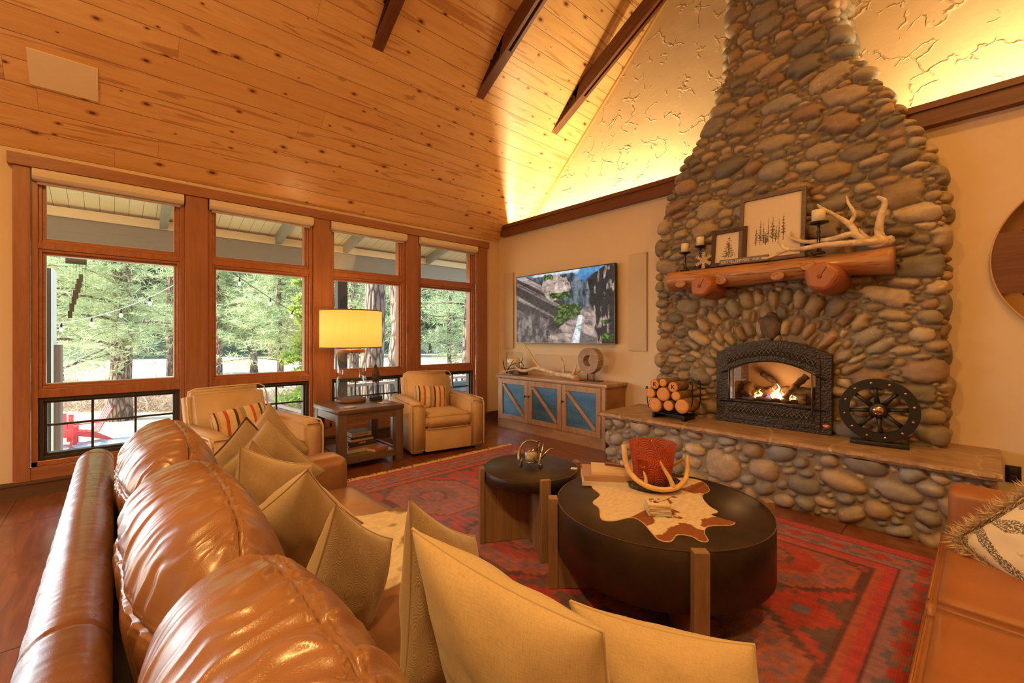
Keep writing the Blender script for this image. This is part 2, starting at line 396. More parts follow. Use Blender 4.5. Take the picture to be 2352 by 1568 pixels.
# ============================================================ windows
PW = 1.238
def win_root(i): return thing('window_%d' % (i+1), None, None, (XW, PW*i, 0), 0, kind='structure')
def rectframe(mb, y0, y1, z0, z1, w_, x0, x1):
    mb.box((x0,y0,z0),(x1,y0+w_,z1)); mb.box((x0,y1-w_,z0),(x1,y1,z1)); mb.box((x0,y0+w_,z0),(x1,y1-w_,z0+w_)); mb.box((x0,y0+w_,z1-w_),(x1,y1-w_,z1)); return mb
for i in range(4):
    r = win_root(i); H = .525
    mb = MB()
    # jambs and rails, stepped profile
    mb.box((-.17,-H,.24),(.0,-H+.04,2.80)); mb.box((-.17,H-.04,.24),(.0,H,2.80)); mb.box((-.17,-H,2.76),(.0,H,2.80)); mb.box((-.17,-H,.24),(.0,H,.285))
    mb.box((-.17,-H,.825),(-.01,H,.90)); mb.box((-.17,-H,2.11),(-.01,H,2.165))
    obj('window_frame', mb, M_frame[2], r, bevel=.004)
    mb = rectframe(MB(), -H+.04, H-.04, .90, 2.11, .022, -.125, -.02); rectframe(mb, -H+.055, H-.055, .915, 2.095, .028, -.14, -.045)
    obj('sash', mb, M_frame[1], r, bevel=.003)
    mb = rectframe(MB(), -H+.04, H-.04, 2.165, 2.76, .022, -.125, -.02); rectframe(mb, -H+.055, H-.055, 2.18, 2.745, .028, -.14, -.045)
    obj('sash', mb, M_frame[1], r, bevel=.003)
    mb = rectframe(MB(), -H+.04, H-.04, .285, .825, .03, -.13, -.03); rectframe(mb, -H+.055, H-.055, .30, .81, .036, -.14, -.06)
    obj('lower_sash', mb, M_dark, r, bevel=.003)
    mb = MB()
    for k in (-1, 1): mb.box((-.12, k*.15-.009, .33), (-.095, k*.15+.009, .78))
    mb.box((-.121, -.44, .566), (-.094, .44, .584))
    obj('grille', mb, M_dark, r)
    mb = MB(); mb.box((-.112,-H+.08,.94),(-.108,H-.08,2.07)); obj('pane', mb, M_pane, r)
    mb = MB(); mb.box((-.112,-H+.08,2.2),(-.108,H-.08,2.72)); obj('pane', mb, M_pane, r)
    mb = MB(); mb.box((-.112,-H+.08,.33),(-.108,H-.08,.79)); obj('pane', mb, M_pane, r)
mb = MB(); mb.box((XW-.0, -.655, 2.785), (XW+.055, 4.475, 2.885)); struct('trim_4', mb, M_case[1], bevel=.003)
mb = MB(); mb.box((XW, -.625, .135), (XW+.035, -.525, 2.785)); struct('trim_5', mb, M_case[2], bevel=.003)
for i in range(3):
    mb = MB(); mb.box((XW-.19, PW*i+.525, .24), (XW+.035, PW*(i+1)-.525, 2.785)); struct('trim_%d' % (6+i), mb, M_case[2], bevel=.003)
mb = MB(); mb.box((XW, PW*3+.525, .135), (XW+.035, 4.45, 2.785)); struct('trim_9', mb, M_case[2], bevel=.003)
mb = MB(); mb.box((XW-.19, -.525, .16), (XW+.012, PW*3+.525, .24)); mb.box((XW, -.525, .135), (XW+.03, PW*3+.525, .232)); struct('trim_10', mb, M_case[1], bevel=.003)
# glazed door added out of view in the west wall to admit daylight
dr_ = thing('added_door_1', None, None, (XW, -2.05, 0), 0, kind='structure')
mb = rectframe(MB(), -1.05, 1.05, 0, 2.2, .09, -.16, .03); mb.box((-.14,-.045,.09),(.0,.045,2.11)); obj('door_frame', mb, M_frame[2], dr_, bevel=.004)
obj('pane', MB().box((-.09,-.96,.09),(-.085,-.045,2.11)), M_pane, dr_); obj('pane', MB().box((-.09,.045,.09),(-.085,.96,2.11)), M_pane, dr_)
# roller shades
M_shade = plain('cream_shade', (.70,.60,.47), .7); M_shade2 = plain('shade_bar', (.50,.40,.33), .6)
for i in range(4):
    pos = ['leftmost window', 'second window from the left', 'window behind the lit table lamp', 'rightmost window beside the room corner'][i]
    t_ = thing('roller_shade', 'cream roller shade rolled up atop the '+pos, 'roller shade', (XW, PW*i, 2.78), 0, 'roller shades over the four windows')
    prof = [(-.02,-.0),(.055,-.0),(.075,-.012),(.08,-.035),(.078,-.07),(.06,-.092),(.02,-.10),(-.02,-.10)]
    mb = MB(); V = [(x, s_*.513, z) for s_ in (-1,1) for x, z in prof]; n = len(prof)
    mb.add(V, [tuple(range(n)), tuple(range(2*n-1,n-1,-1))]+[(k,(k+1)%n,n+(k+1)%n,n+k) for k in range(n)])
    obj('cassette', mb, M_shade, t_, bevel=.003)
    mb = MB(); mb.box((.0,-.49,-.125),(.022,.49,-.10), bev=.006); obj('bottom_bar', mb, M_shade2, t_)
    
    for s_ in (-1,1): obj('bracket', MB().box((.0,s_*.5165-.0035,-.095),(.03,s_*.5165+.0035,-.0)), M_dark, t_)

# ============================================================ scissor beams
BD = Vector((1, 0, 0.575)).normalized()
def beam(x0, z0, y, L, label):
    t_ = thing('ceiling_beam', label, 'beam', (x0, y, z0), (0, -math.atan2(BD.z, BD.x), 0), 'dark timber beams rising from the pine ceiling')
    hw = .058; mb = MB()
    # bottom cut follows the ceiling plane: local frame x along beam
    ang = math.atan2(MC, 1) - math.atan2(BD.z, BD.x); k = 1/math.tan(ang); D = .19
    for (a, b, z1, z2) in ((-hw, hw, 0, .035), (-hw, -.012, .035, D), (.012, hw, .035, D)):
        st = .62 if z1 == 0 else 0
        xs = lambda z: z*k-.03
        V = [(xs(z1),a,z1),(L,a,z1),(L,b,z1),(xs(z1),b,z1),(xs(z2),a,z2),(L,a,z2),(L,b,z2),(xs(z2),b,z2)]
        if z1 == 0:
            # bottom plate is notched beyond the foot: solid foot, then two lips with a dark slot
            V1 = [(xs(z1),a,z1),(st,a,z1),(st,b,z1),(xs(z1),b,z1),(xs(z2),a,z2),(st,a,z2),(st,b,z2),(xs(z2),b,z2)]
            mb.add(V1, [(0,3,2,1),(4,5,6,7),(0,1,5,4),(1,2,6,5),(2,3,7,6),(3,0,4,7)])
            mb.box((st,a,z1),(L,-.016,z2)); mb.box((st,.016,z1),(L,b,z2))
        else: mb.add(V, [(0,3,2,1),(4,5,6,7),(0,1,5,4),(1,2,6,5),(2,3,7,6),(3,0,4,7)])
    obj('timber', mb, M_beam, t_, bevel=.004)
    for s_ in (-1, 1):
        z0_, z1_ = .025, .165; y0 = s_*hw; y1 = s_*(hw+.006)
        mb = MB(); P = [(z0_*k+.02,z0_),(.50,z0_),(.54,z0_+.04),(.54,z1_-.03),(.50,z1_),(z1_*k+.02,z1_)]
        mb.add([(x,y0,z) for x,z in P]+[(x,y1,z) for x,z in P], [tuple(range(6)), tuple(range(11,5,-1))]+[(q,(q+1)%6,6+(q+1)%6,6+q) for q in range(6)])
        pl = obj('steel_plate', mb, plain('rusty_plate', (.045,.022,.014), .45, .5), t_)
        mb = MB()
        for q in range(3): mb.cyl((.32+.075*q, y1, .095), (.32+.075*q, y1+s_*.012, .095), .014, n=8)
        obj('bolt', mb, M_iron, pl)
    return t_
def on_ceil(x): return ZC + MC*(x-XW)
for y, lb in ((1.95, 'dark timber ceiling beam, farthest left of the three and nearest the viewer'), (3.255, 'middle one of the three dark timber ceiling beams'), (4.60, 'dark timber ceiling beam nearest the stone chimney')):
    x0 = -4.13; beam(x0, on_ceil(x0)-.0, y, 3.6 if y < 4 else 2.66, lb)
# ceiling speaker panel
mb = MB(); slope_bar(mb, -.49, -.10, .585, .86, 0, .012)
tag(obj('ceiling_speaker', mb, plain('speaker_grille', (.80,.66,.44), .7), bevel=.003), 'square cream speaker grille set in the pine ceiling', 'speaker')

# ============================================================ river stone surfaces
TAN = [(.36,.26,.155),(.33,.245,.155),(.30,.23,.155),(.26,.205,.145),(.23,.185,.13),(.40,.30,.185),(.28,.24,.19),(.36,.25,.14),(.22,.19,.16),(.19,.17,.14),(.42,.33,.22),(.31,.20,.12)]
def stone_layout(rng, xmin, xmax, zmin, zmax, rbig, rmid, rsmall, theta, aspect, forced=(), loose=1.0):
    """rounded stones of many sizes packed by dart throwing, biggest first: (x, z, r, aspect, angle)"""
    st = list(forced); cell = {}; 
    def near(x, z, rr):
        out = []; k = int(rr/.12)+2; cx_, cz_ = int(x//.12), int(z//.12)
        for i in range(cx_-k, cx_+k+1):
            for j in range(cz_-k, cz_+k+1): out += cell.get((i,j), ())
        return out
    def put(q): cell.setdefault((int(q[0]//.12), int(q[1]//.12)), []).append(q)
    for q in st: put(q)
    for (rad, tries, slack) in ((rbig, 250, 1.0), (rmid, 5000, .96), ((rmid[0]*.75, rmid[0]), 7000, .93), (rsmall, 15000, .90)):
        for _ in range(int(tries*(xmax-xmin)*(zmax-zmin)/9)):
            x = rng.uniform(xmin, xmax); z = rng.uniform(zmin, zmax); r = rng.uniform(*rad); a = theta(x, z)+rng.gauss(0, .16); asp = rng.uniform(*aspect)
            if rad is rsmall: asp = 1+(asp-1)*.6
            ok = True
            for q in near(x, z, .28):
                dx = x-q[0]; dz = z-q[1]; am = q[4]; c, s_ = math.cos(am), math.sin(am)
                u = dx*c+dz*s_; v = -dx*s_+dz*c; A = (asp+q[3])/2
                if math.hypot(u/math.sqrt(A), v*math.sqrt(A)) < (r+q[2])*slack*loose: ok = False; break
            if ok: q = (x, z, r, asp, a); st.append(q); put(q)
    return st
def stone_field(name, rng_seed, smin, smax, zmin, zmax, res, stones, surf, inside, hmax, mortar=(.20,.145,.085), palette=TAN, face_ok=None, parent=None, mat=None, cut=1.13):
    rng = np.random.RandomState(rng_seed)
    ns = int((smax-smin)/res)+1; nz = int((zmax-zmin)/res)+1
    sv = smin+np.arange(ns)*res; zv = zmin+np.arange(nz)*res
    d1 = np.full((nz,ns), 9.0); d2 = np.full((nz,ns), 9.0); idx = np.full((nz,ns), -1)
    for k, (x, z, r, asp, a) in enumerate(stones):
        ra = r*math.sqrt(asp)*1.9
        i0 = max(0, int((x-ra-smin)/res)); i1 = min(ns, int((x+ra-smin)/res)+2); j0 = max(0, int((z-ra-zmin)/res)); j1 = min(nz, int((z+ra-zmin)/res)+2)
        if i0 >= i1 or j0 >= j1: continue
        X, Z = np.meshgrid(sv[i0:i1]-x, zv[j0:j1]-z); c, s_ = math.cos(a), math.sin(a); A = math.sqrt(asp)
        u = (X*c+Z*s_)/(r*A); v = (-X*s_+Z*c)*A/r
        wob = .10*(vnoise((X+x)*9, (Z+z)*9, k)-.5)
        p = 2.0+1.1*rng.rand(); skew = rng.uniform(-.22,.22)
        d = (np.abs(u)**p+np.abs(v*(1+skew*u))**p)**(1/p)+wob
        D1 = d1[j0:j1,i0:i1]; D2 = d2[j0:j1,i0:i1]; I = idx[j0:j1,i0:i1]
        m = d < D1; D2[m] = D1[m]; D1[m] = d[m]; I[m] = k; m2 = (~m)&(d < D2); D2[m2] = d[m2]
    ok = idx >= 0; rr = np.array([q[2] for q in stones])[np.clip(idx,0,None)]
    rmin = rr/np.array([math.sqrt(q[3]) for q in stones])[np.clip(idx,0,None)]
    e1 = (cut-d1)*rmin; e2 = (d2-d1)*.5*rmin
    e = np.minimum(e1, e2) - .0038; e[~ok] = -1
    insf = np.array([inside(q[0], q[1]) for q in stones])[np.clip(idx,0,None)]; e[~insf] = -1
    Rr = np.maximum(rmin*.95, .014); H = np.minimum(hmax, .78*rr+.008)*(0.75+.5*rng.rand(len(stones)))[np.clip(idx,0,None)]
    q = np.clip(e/Rr, 0, 1); h = H*(1-(1-q)**2.1)**.52
    SS, ZZ = np.meshgrid(sv, zv)
    h = h + (e > 0)*(.0045*(fbm(SS*24, ZZ*24, 5)-.5)+.006*(fbm(SS*9, ZZ*9, 8, 2)-.5)*np.clip(q*2,0,1))
    h = np.where(e > 0, h, .0035*(fbm(SS*40, ZZ*40, 3)-.5))
    P, N = surf(SS, ZZ)
    V = (P+N*h[...,None]).reshape(-1,3)
    pal = np.array(palette); ci = rng.randint(0, len(pal), len(stones)); base = pal[ci]*(.82+.36*rng.rand(len(stones),1))
    col = base[np.clip(idx,0,None)]
    mot = fbm(SS*14, ZZ*30, 21, 4)[...,None]; mot2 = fbm(SS*60, ZZ*60, 31, 2)[...,None]
    col = col*(.72+.50*mot)*(.90+.2*mot2)
    vein = (np.abs(fbm(SS*7+idx*3.1, ZZ*9+idx*1.7, 77, 3)-.5) < .006)[...,None]; col = np.where(vein & (idx % 4 == 0)[...,None], col*1.35, col)
    mc = np.array(mortar)*(.8+.4*mot2)
    col = np.where((e > .0005)[...,None], col, mc)
    F = grid_faces(ns, nz)
    if face_ok is not None:
        fs = SS.reshape(-1)[F].mean(1); fz = ZZ.reshape(-1)[F].mean(1); F = F[face_ok(fs, fz)]
    me = np_mesh(name, V, F, col.reshape(-1,3))
    return link(name, me, mat, parent)
M_stone = colattr('river_stone', .62, 60, .0015)
YCF = 4.445
LZ = [0,2.4,2.85,3.1,3.5,3.9,4.7,8]; LX = [-2.44,-2.44,-2.32,-2.20,-1.92,-1.74,-1.70,-1.70]
RZ = [0,2.50,2.64,3.2,3.6,3.95,4.5,8]; RX = [-.22,-.22,-.25,-.50,-.70,-.83,-.885,-.885]
CR = .05
def chim_surf(S_, Z_):
    xl = np.interp(Z_, LZ, LX)+CR; xr = np.interp(Z_, RZ, RX)-CR; arc = CR*PI/2
    P = np.zeros(S_.shape+(3,)); N = np.zeros_like(P)
    f = np.clip(S_, xl, xr); ex = S_-f; a = np.clip(np.abs(ex)/CR, 0, PI/2); sg = np.sign(ex); st = np.clip(np.abs(ex)-arc, 0, None)
    P[...,0] = f+sg*CR*np.sin(a); P[...,1] = YCF+CR-CR*np.cos(a)+st; P[...,2] = Z_
    N[...,0] = sg*np.sin(a); N[...,1] = -np.cos(a)
    return P, N
IX, IZ = -1.315, .62                     # fireplace opening
def in_insert(x, z, g=0.0):
    top = 1.315-.60*(np.abs((x-IX)/.47)**2)*.20
    return (np.abs(x-IX) < .452+g) & (z < top+g)
def chim_theta(x, z):
    d = math.hypot(x-IX, z-.72)
    if z > 1.05 and .52 < d < 1.02 and abs(x-IX) < .72: return math.atan2(z-.55, x-IX)
    if d > .9 and z < 2.4: return .0
    return .10 if z > 2.6 else 0.05
rng = random.Random(11)
arch = []
for k in range(15):
    a = PI*(.14+.72*k/14)+rng.gauss(0,.015); d = .60+rng.uniform(-.02,.03) ; 
    arch.append((IX+d*math.cos(a)*1.02, .82+d*math.sin(a)*1.05, rng.uniform(.052,.066), 2.0, a))
for k in range(17):
    a = PI*(.16+.68*k/16)+rng.gauss(0,.02); d = .86+rng.uniform(-.03,.03)
    arch.append((IX+d*math.cos(a), .85+d*math.sin(a), rng.uniform(.055,.085), rng.uniform(1.4,2.3), a))
arch = [q for q in arch if not in_insert(q[0], q[1], .02)]
arch += [(-.42,2.45,.12,1.15,.3),(-.93,2.28,.12,1.35,.1),(-.33,1.88,.11,1.5,.0),(-.63,1.02,.10,1.6,-.1),(-.92,1.30,.10,1.2,.4)] 
lay = stone_layout(rng, -3.1, .5, .53, 5.9, (.088,.115), (.048,.070), (.021,.032), chim_theta, (1.25,2.5), arch)
def chim_inside(x, z):
    if in_insert(x, z, .0) : return False
    return True
chim = thing('stone_chimney', 'tall flared chimney breast faced in rounded tan and grey river stones', 'chimney')
stone_field('stone_facing', 3, -3.2, .55, .50, 5.9, .0062, lay, chim_surf, chim_inside, .060, face_ok=lambda s, z: (~in_insert(s, z, -.012)) & (s > np.interp(z, LZ, LX)-np.where(z < 3.0, .25, .67)) & (s < np.interp(z, RZ, RX)+np.where(z < 3.0, .25, .67)), parent=chim, mat=M_stone)
mb = MB(); V = []; zz = [5.88, 6.75]
mb.box((-1.70, YCF+.02, 5.88), (-.885, YG, 6.6)); obj('mortar_core', mb, plain('mortar', (.20,.145,.085), .9), chim)
# one dark rough stone above the opening
bm = bmesh.new(); bmesh.ops.create_icosphere(bm, subdivisions=4, radius=1)
for v in bm.verts:
    n_ = fbm(v.co.x*2.2+5, v.co.z*2.2+v.co.y*2, 4, 4)-.5; v.co *= 1+.35*n_
mb = MB().bm(bm, Matrix.Translation((-1.33, YCF-.02, 1.46)) @ Matrix.Diagonal((.095,.05,.125,1)), smooth=False)
t = NT('rough_keystone'); kc = t.ramp(t.noise(9, 4), [(.35,(.045,.032,.022)),(.6,(.14,.085,.045))]); t.pbr(kc, .6, normal=t.bump(t.noise(25,4), .8, .01))
obj('keystone', mb, t.m, chim)

# hearth
HX0, HX1, HY, HZ = -2.78, .02, 3.935, .535
def hearth_surf(S_, Z_):
    P = np.zeros(S_.shape+(3,)); N = np.zeros_like(P); c = .07; arc = c*PI/2
    f = np.clip(S_, HX0+c, HX1-c); ex = S_-f; a = np.clip(np.abs(ex)/c, 0, PI/2); sg = np.sign(ex); st = np.clip(np.abs(ex)-arc, 0, None)
    P[...,0] = f+sg*c*np.sin(a); P[...,1] = HY+c-c*np.cos(a)+st; P[...,2] = Z_; N[...,0] = sg*np.sin(a); N[...,1] = -np.cos(a)
    return P, N
rng = random.Random(23)
lay = stone_layout(rng, -3.6, .8, .02, .46, (.085,.10), (.050,.072), (.022,.036), lambda x, z: rng.choice((0,0,.1,-.1,.5,-.5)), (1.15,2.1), [(-1.55,.22,.14,1.1,0),(-.95,.20,.085,1.7,0),(-.40,.30,.09,2.0,-.1)], 1.05)
hearth = thing('stone_hearth', 'raised river stone hearth with a rough flagstone top', 'hearth')
HPAL = [(.36,.30,.24),(.42,.34,.26),(.30,.28,.26),(.26,.26,.26),(.40,.30,.20),(.48,.38,.27),(.33,.31,.29),(.24,.22,.20)]
stone_field('stone_facing', 5, -3.4, .65, .0, .485, .0062, lay, hearth_surf, lambda x, z: True, .060, mortar=(.26,.20,.135), palette=HPAL, parent=hearth, mat=M_stone, cut=1.05)
t = NT('flagstone'); cc = t.co('Object', (1,1,1)); dist = t.mix(.12, cc, t.n('ShaderNodeTexNoise', i_Scale=2.5, i_Vector=cc).outputs[1])
ve = t.vor(1.7, dist, 'DISTANCE_TO_EDGE'); vc = t.sep(t.vor(1.7, dist, 'F1', 'Color'))[0]
fl = t.ramp(t.noise(3.5, 5, t.co('Object', (1,2.5,1), rot=(0,0,.5)), .6, 1.5), [(.3,(.22,.13,.075)),(.5,(.36,.235,.14)),(.7,(.47,.33,.21))])
fl = t.mix(t.math('MULTIPLY', vc, .35), fl, (.30,.16,.08)); fl = t.mix(t.ramp(ve, [(.006,1.0),(.016,0.0)]), fl, (.46,.34,.22))
M_flag = t.pbr(fl, .42, normal=t.bump(t.math('ADD', t.noise(14,5), t.ramp(ve, [(.0,0.0),(.02,.6)])), .5, .008))
nx = 300; top = []; rr_ = random.Random(4)
xs = np.linspace(HX0-.07, HX1+.05, nx); jag = .018*(fbm(xs*9, xs*0, 3, 4)-.5)*2; jag2 = .012*(fbm(xs*30, xs*0+4, 9, 2)-.5)*2
V = []; F = []
prof = [(0,-.045),(-.012,-.025),(-.004,-.006),(.012,.0)]
for i in range(nx):
    yb = HY-.055+jag[i]; o_ = jag2[i]
    V += [(xs[i], YN-.0, HZ-.045), (xs[i], yb+.03, HZ-.05)]+[(xs[i], yb+p[0]+o_*(.5+.5*(k%2)), HZ+p[1]+(.002*math.sin(xs[i]*40) if k < 3 else 0)) for k, p in enumerate(prof)]+[(xs[i], YN, HZ+.004)]
m = 7
for i in range(nx-1): F += [(i*m+k, i*m+(k+1)%m, (i+1)*m+(k+1)%m, (i+1)*m+k) for k in range(m)]
F += [tuple(range(m)), tuple((nx-1)*m+k for k in range(m-1,-1,-1))]
obj('flagstone_top', MB().add(V, F), M_flag, hearth)
# ============================================================ outdoors
GZ = -1.7
_F = Vector((-math.cos(R(42.5)), math.sin(R(42.5)), 0)); _Rt = Vector((math.sin(R(42.5)), math.cos(R(42.5)), 0))
def at(x, y, d):   # a point of the place seen in a direction, at depth d metres
    return Vector((0,0,1.35)) + (_F + _Rt*((x-1176)/996) + Vector((0,0,1))*((774-y)/996))*d
# ground that rises to a wooded hillside
nx_, ny_ = 150, 170
gx = -6.0-np.linspace(0,1,nx_)**1.7*165; gy = np.linspace(-60, 130, ny_)
GX, GY = np.meshgrid(gx, gy); dist = -GX
GZz = GZ + .12*(fbm(GX*.15, GY*.15, 2)-.5)*np.clip((dist-18)/20,0,1) + np.clip(dist-82,0,None)**1.25*.25 + 3*(fbm(GX*.04,GY*.04,9)-.5)*np.clip((dist-80)/30,0,1)
n1 = fbm(GX*.35, GY*.35, 4)[...,None]; n2 = fbm(GX*1.7, GY*1.7, 6)[...,None]
dry = np.array((.52,.42,.26)); grn = np.array((.23,.22,.11)); soil = np.array((.17,.14,.11)); dkg = np.array((.05,.075,.035))
c = dry*(.7+.5*n2)
c = np.where((dist[...,None] < 17) & (n1 > .35), grn*(.7+.7*n2), c)
c = c*(1-np.clip((dist[...,None]-34)/14,0,1)*.62) + soil*np.clip((dist[...,None]-34)/14,0,1)*.62
c = np.where(dist[...,None] > 78, dkg*(.6+.8*n2), c)
V = np.stack([GX, GY, GZz], -1).reshape(-1,3)
tag(link('ground', np_mesh('ground', V, grid_faces(nx_, ny_)[:, ::-1], c.reshape(-1,3)), colattr('meadow_ground', .9, 8, .02)), kind='structure')
def gz(x, y):
    i = int(np.argmin(np.abs(gx-x))); j = int(np.argmin(np.abs(gy-y))); return float(GZz[j,i])
mb = MB(); mb.box((-17.6, -3.6, GZ-.05), (-13.2, 2.2, GZ+.03))
t = NT('patio_stone'); tag(obj('patio', mb, t.pbr(t.mix(t.ramp(t.vor(.9, None, 'DISTANCE_TO_EDGE'), [(.01,1.0),(.03,0.0)]), (.42,.43,.43), (.22,.22,.20)), .7)), kind='structure')

t = NT('pine_bark'); cb = t.co('Object', (7,7,1.6)); vb = t.vor(1.6, t.mix(.3, cb, t.n('ShaderNodeTexNoise', i_Scale=1.2, i_Vector=cb).outputs[1]), 'DISTANCE_TO_EDGE')
M_bark = t.pbr(t.mix(t.ramp(vb, [(.03,1.0),(.22,0.0)]), t.ramp(t.noise(5,4), [(.3,(.17,.105,.075)),(.7,(.34,.23,.165))]), (.055,.035,.028)), .85, normal=t.bump(t.ramp(vb,[(0,0.0),(.25,1.0)]), .8, .03))
def leafmat(name, a, b, sc=1.2):
    t = NT(name); col = t.ramp(t.noise(sc, 3), [(.3,a),(.7,b)])
    d = t.n('ShaderNodeBsdfDiffuse', i_Color=col); tr = t.n('ShaderNodeBsdfTranslucent', i_Color=col); mx = t.n('ShaderNodeMixShader'); mx.inputs[0].default_value = .42
    t.set(mx.inputs[1], d.outputs[0]); t.set(mx.inputs[2], tr.outputs[0]); t.t.links.new(mx.outputs[0], t.out.inputs[0]); return t.m
M_need = leafmat('pine_needles', (.22,.30,.15), (.52,.58,.34)); M_need2 = leafmat('far_needles', (.16,.22,.13), (.40,.45,.26), .5)
M_bright = leafmat('bright_leaves', (.24,.34,.06), (.46,.54,.16))
def needles(name, P, L, W, n, mat, parent, seed=0, flat=.5):
    r = np.random.RandomState(seed); P = np.repeat(np.asarray(P), n, 0); m = len(P)
    D = r.normal(size=(m,3)); D[:,2] *= flat; D /= np.linalg.norm(D, axis=1)[:,None]+1e-9
    Sd = np.cross(D, r.normal(size=(m,3))); Sd /= np.linalg.norm(Sd, axis=1)[:,None]+1e-9
    l = L*(.6+.7*r.rand(m,1)); w_ = W*(.7+.6*r.rand(m,1))
    V = np.stack([P, P+D*l*.5+Sd*w_, P+D*l, P+D*l*.5-Sd*w_], 1).reshape(-1,3)
    return link(name, np_mesh(name, V, np.arange(4*m).reshape(-1,4), None, False), mat, parent)
def pine(label, x, y, z0, h, r0, zc0, zc1, reach, nlimb, ntuft, L, W, nn, seed, mat=None, group=None, lean=(0,0), limbs_bare=0.0, trunkmat=None, name='pine_tree', cat='tree', fwd=None):
    rg = random.Random(seed); t_ = thing(name, label, cat, (x, y, z0), 0, group)
    mb = MB(); k = 12; pts = [(lean[0]*q/k+.05*math.sin(q*1.3+seed), lean[1]*q/k+.05*math.cos(q*1.1+seed), h*q/k) for q in range(k+1)]
    mb.tube(pts, [r0*(1.25 if q == 0 else 1)*(1-.75*(q/k)**1.2) for q in range(k+1)], 14)
    obj('trunk', mb, M_bark, t_, fix=False)
    lm = MB(); T = []
    for i in range(nlimb):
        z = zc0+(zc1-zc0)*(i+rg.random())/nlimb; a = rg.uniform(0, 2*PI)
        if fwd is not None and rg.random() < .5: a = fwd+rg.gauss(0, .9)
        rc = reach*(1-.55*max(0,(z-zc0))/max(1,h-zc0))*rg.uniform(.6,1.1); rise = rg.uniform(-.15,.35)
        q0 = Vector((lean[0]*z/h, lean[1]*z/h, z)); pp = []
        for s_ in range(6):
            f = s_/5; pp.append(q0+Vector((math.cos(a+.25*math.sin(i+f*2))*rc*f, math.sin(a+.25*math.sin(i+f*2))*rc*f, rc*(rise*f-.25*f*f))))
        rl = max(.012, r0*.16*rg.uniform(.6,1.2)); lm.tube(pp, [rl*(1-.75*s_/5) for s_ in range(6)], 6)
        for _ in range(int(ntuft/nlimb)):
            if rg.random() < limbs_bare: continue
            f = rg.uniform(.22,1.05); b = pp[min(5,int(f*5))]; side = rc*.26*(1.15-abs(f-.6))
            T.append((b.x+rg.gauss(0,side*.6), b.y+rg.gauss(0,side*.6), b.z+rg.gauss(0,side*.28)))
        for _ in range(4):
            f = rg.uniform(.3,.9); b = pp[int(f*5)]; lm.tube([b, b+Vector((rg.gauss(0,.3),rg.gauss(0,.3),rg.gauss(0,.15)))*rc*.35], [rl*.4, rl*.12], 4)
    obj('branches', lm, M_bark, t_, fix=False)
    if T: needles('foliage', T, L, W, nn, mat or M_need, t_, seed)
    return t_
p = at(278, 968, 16); pine('big pine with a thick trunk and spreading limbs outside the leftmost window', p.x, p.y, GZ-.05, 15, .34, 2.5, 8.2, 4.4, 30, 2300, .26, .011, 12, 3, fwd=-.3, group=None)
p = at(642, 860, 26); pine('slender sunlit pine in the meadow, right half of the second window', p.x, p.y, GZ-.05, 17, .19, 1.6, 9.5, 3.4, 44, 2300, .36, .016, 10, 5, fwd=-.4)
p = at(582, 830, 36); pine('reddish thin pine beyond the meadow, in the middle of the second window', p.x, p.y, GZ-.05, 18, .26, 3.0, 12, 3.2, 36, 1300, .50, .024, 9, 6)
p = at(500, 825, 33); pine('dark green pine at the left edge of the second window view', p.x, p.y, GZ-.05, 18, .28, 3.2, 12, 4.0, 36, 1500, .50, .024, 9, 61)
p = at(130, 830, 30); pine('green pine standing behind the big thick-trunked pine to its left', p.x, p.y, GZ-.05, 17, .28, 3.0, 11, 4.0, 36, 1700, .46, .02, 9, 62)
p = at(392, 815, 34); pine('green pine standing behind the big thick-trunked pine to its right', p.x, p.y, GZ-.05, 18, .28, 3.2, 12, 4.0, 36, 1400, .50, .022, 9, 63)
p = at(857, 900, 11.5); pine('massive grey pine trunk right behind the lamp shade', p.x, p.y, GZ-.05, 12, .34, 6.8, 9, 2.5, 8, 300, .3, .012, 8, 8)
p = at(893, 900, 14); pine('grey pine trunk leaning right, between the massive trunk and the window edge', p.x, p.y, GZ-.05, 13, .24, 6.8, 9, 2.5, 8, 300, .3, .012, 8, 9, lean=(-.3,1.2))
p = at(913, 900, 15.5); pine('pale grey pine trunk at the right edge of the third window', p.x, p.y, GZ-.05, 13, .26, 6.8, 9, 2.5, 8, 300, .3, .012, 8, 10, lean=(.2,-.3))
p = at(812, 880, 22); pine('thin straight pine trunk seen just above the lamp shade', p.x, p.y, GZ-.05, 14, .26, 3.2, 9, 3.0, 26, 900, .34, .014, 8, 12)
p = at(1033, 850, 24); pine('young pine with bare grey twigs in the rightmost window', p.x, p.y, GZ-.05, 13, .13, .9, 9, 2.9, 60, 1900, .34, .013, 8, 13, limbs_bare=.45)
p = at(1077, 850, 17); pine('dark pine trunk cut by the right edge of the rightmost window', p.x, p.y, GZ-.05, 14, .24, 3.6, 9, 2.8, 18, 700, .3, .013, 8, 14)
p = at(699, 850, 17); pine('bright yellow-green young fir at the right edge of the second window', p.x, p.y, GZ-.05, 5.6, .09, .3, 5.4, 1.0, 50, 1700, .20, .022, 8, 15, mat=M_bright)
rg = random.Random(77)
LBL = 'dark conifer in the forest on the far hillside beyond the meadow'
protos = []
for i in range(4):
    t_ = pine(LBL, 0, 0, 0, 19, .3, 3.6, 18.2, 3.8, 44, 1300, 1.0, .06, 8, 100+i, mat=M_need2, group='far hillside conifers'); protos.append(t_)
spots = []
for i in range(64):
    px_ = rg.uniform(60, 1110); d = rg.uniform(60, 82) if i < 26 else rg.uniform(82, 125)
    q = at(px_, 774, d); spots.append((q.x, q.y))
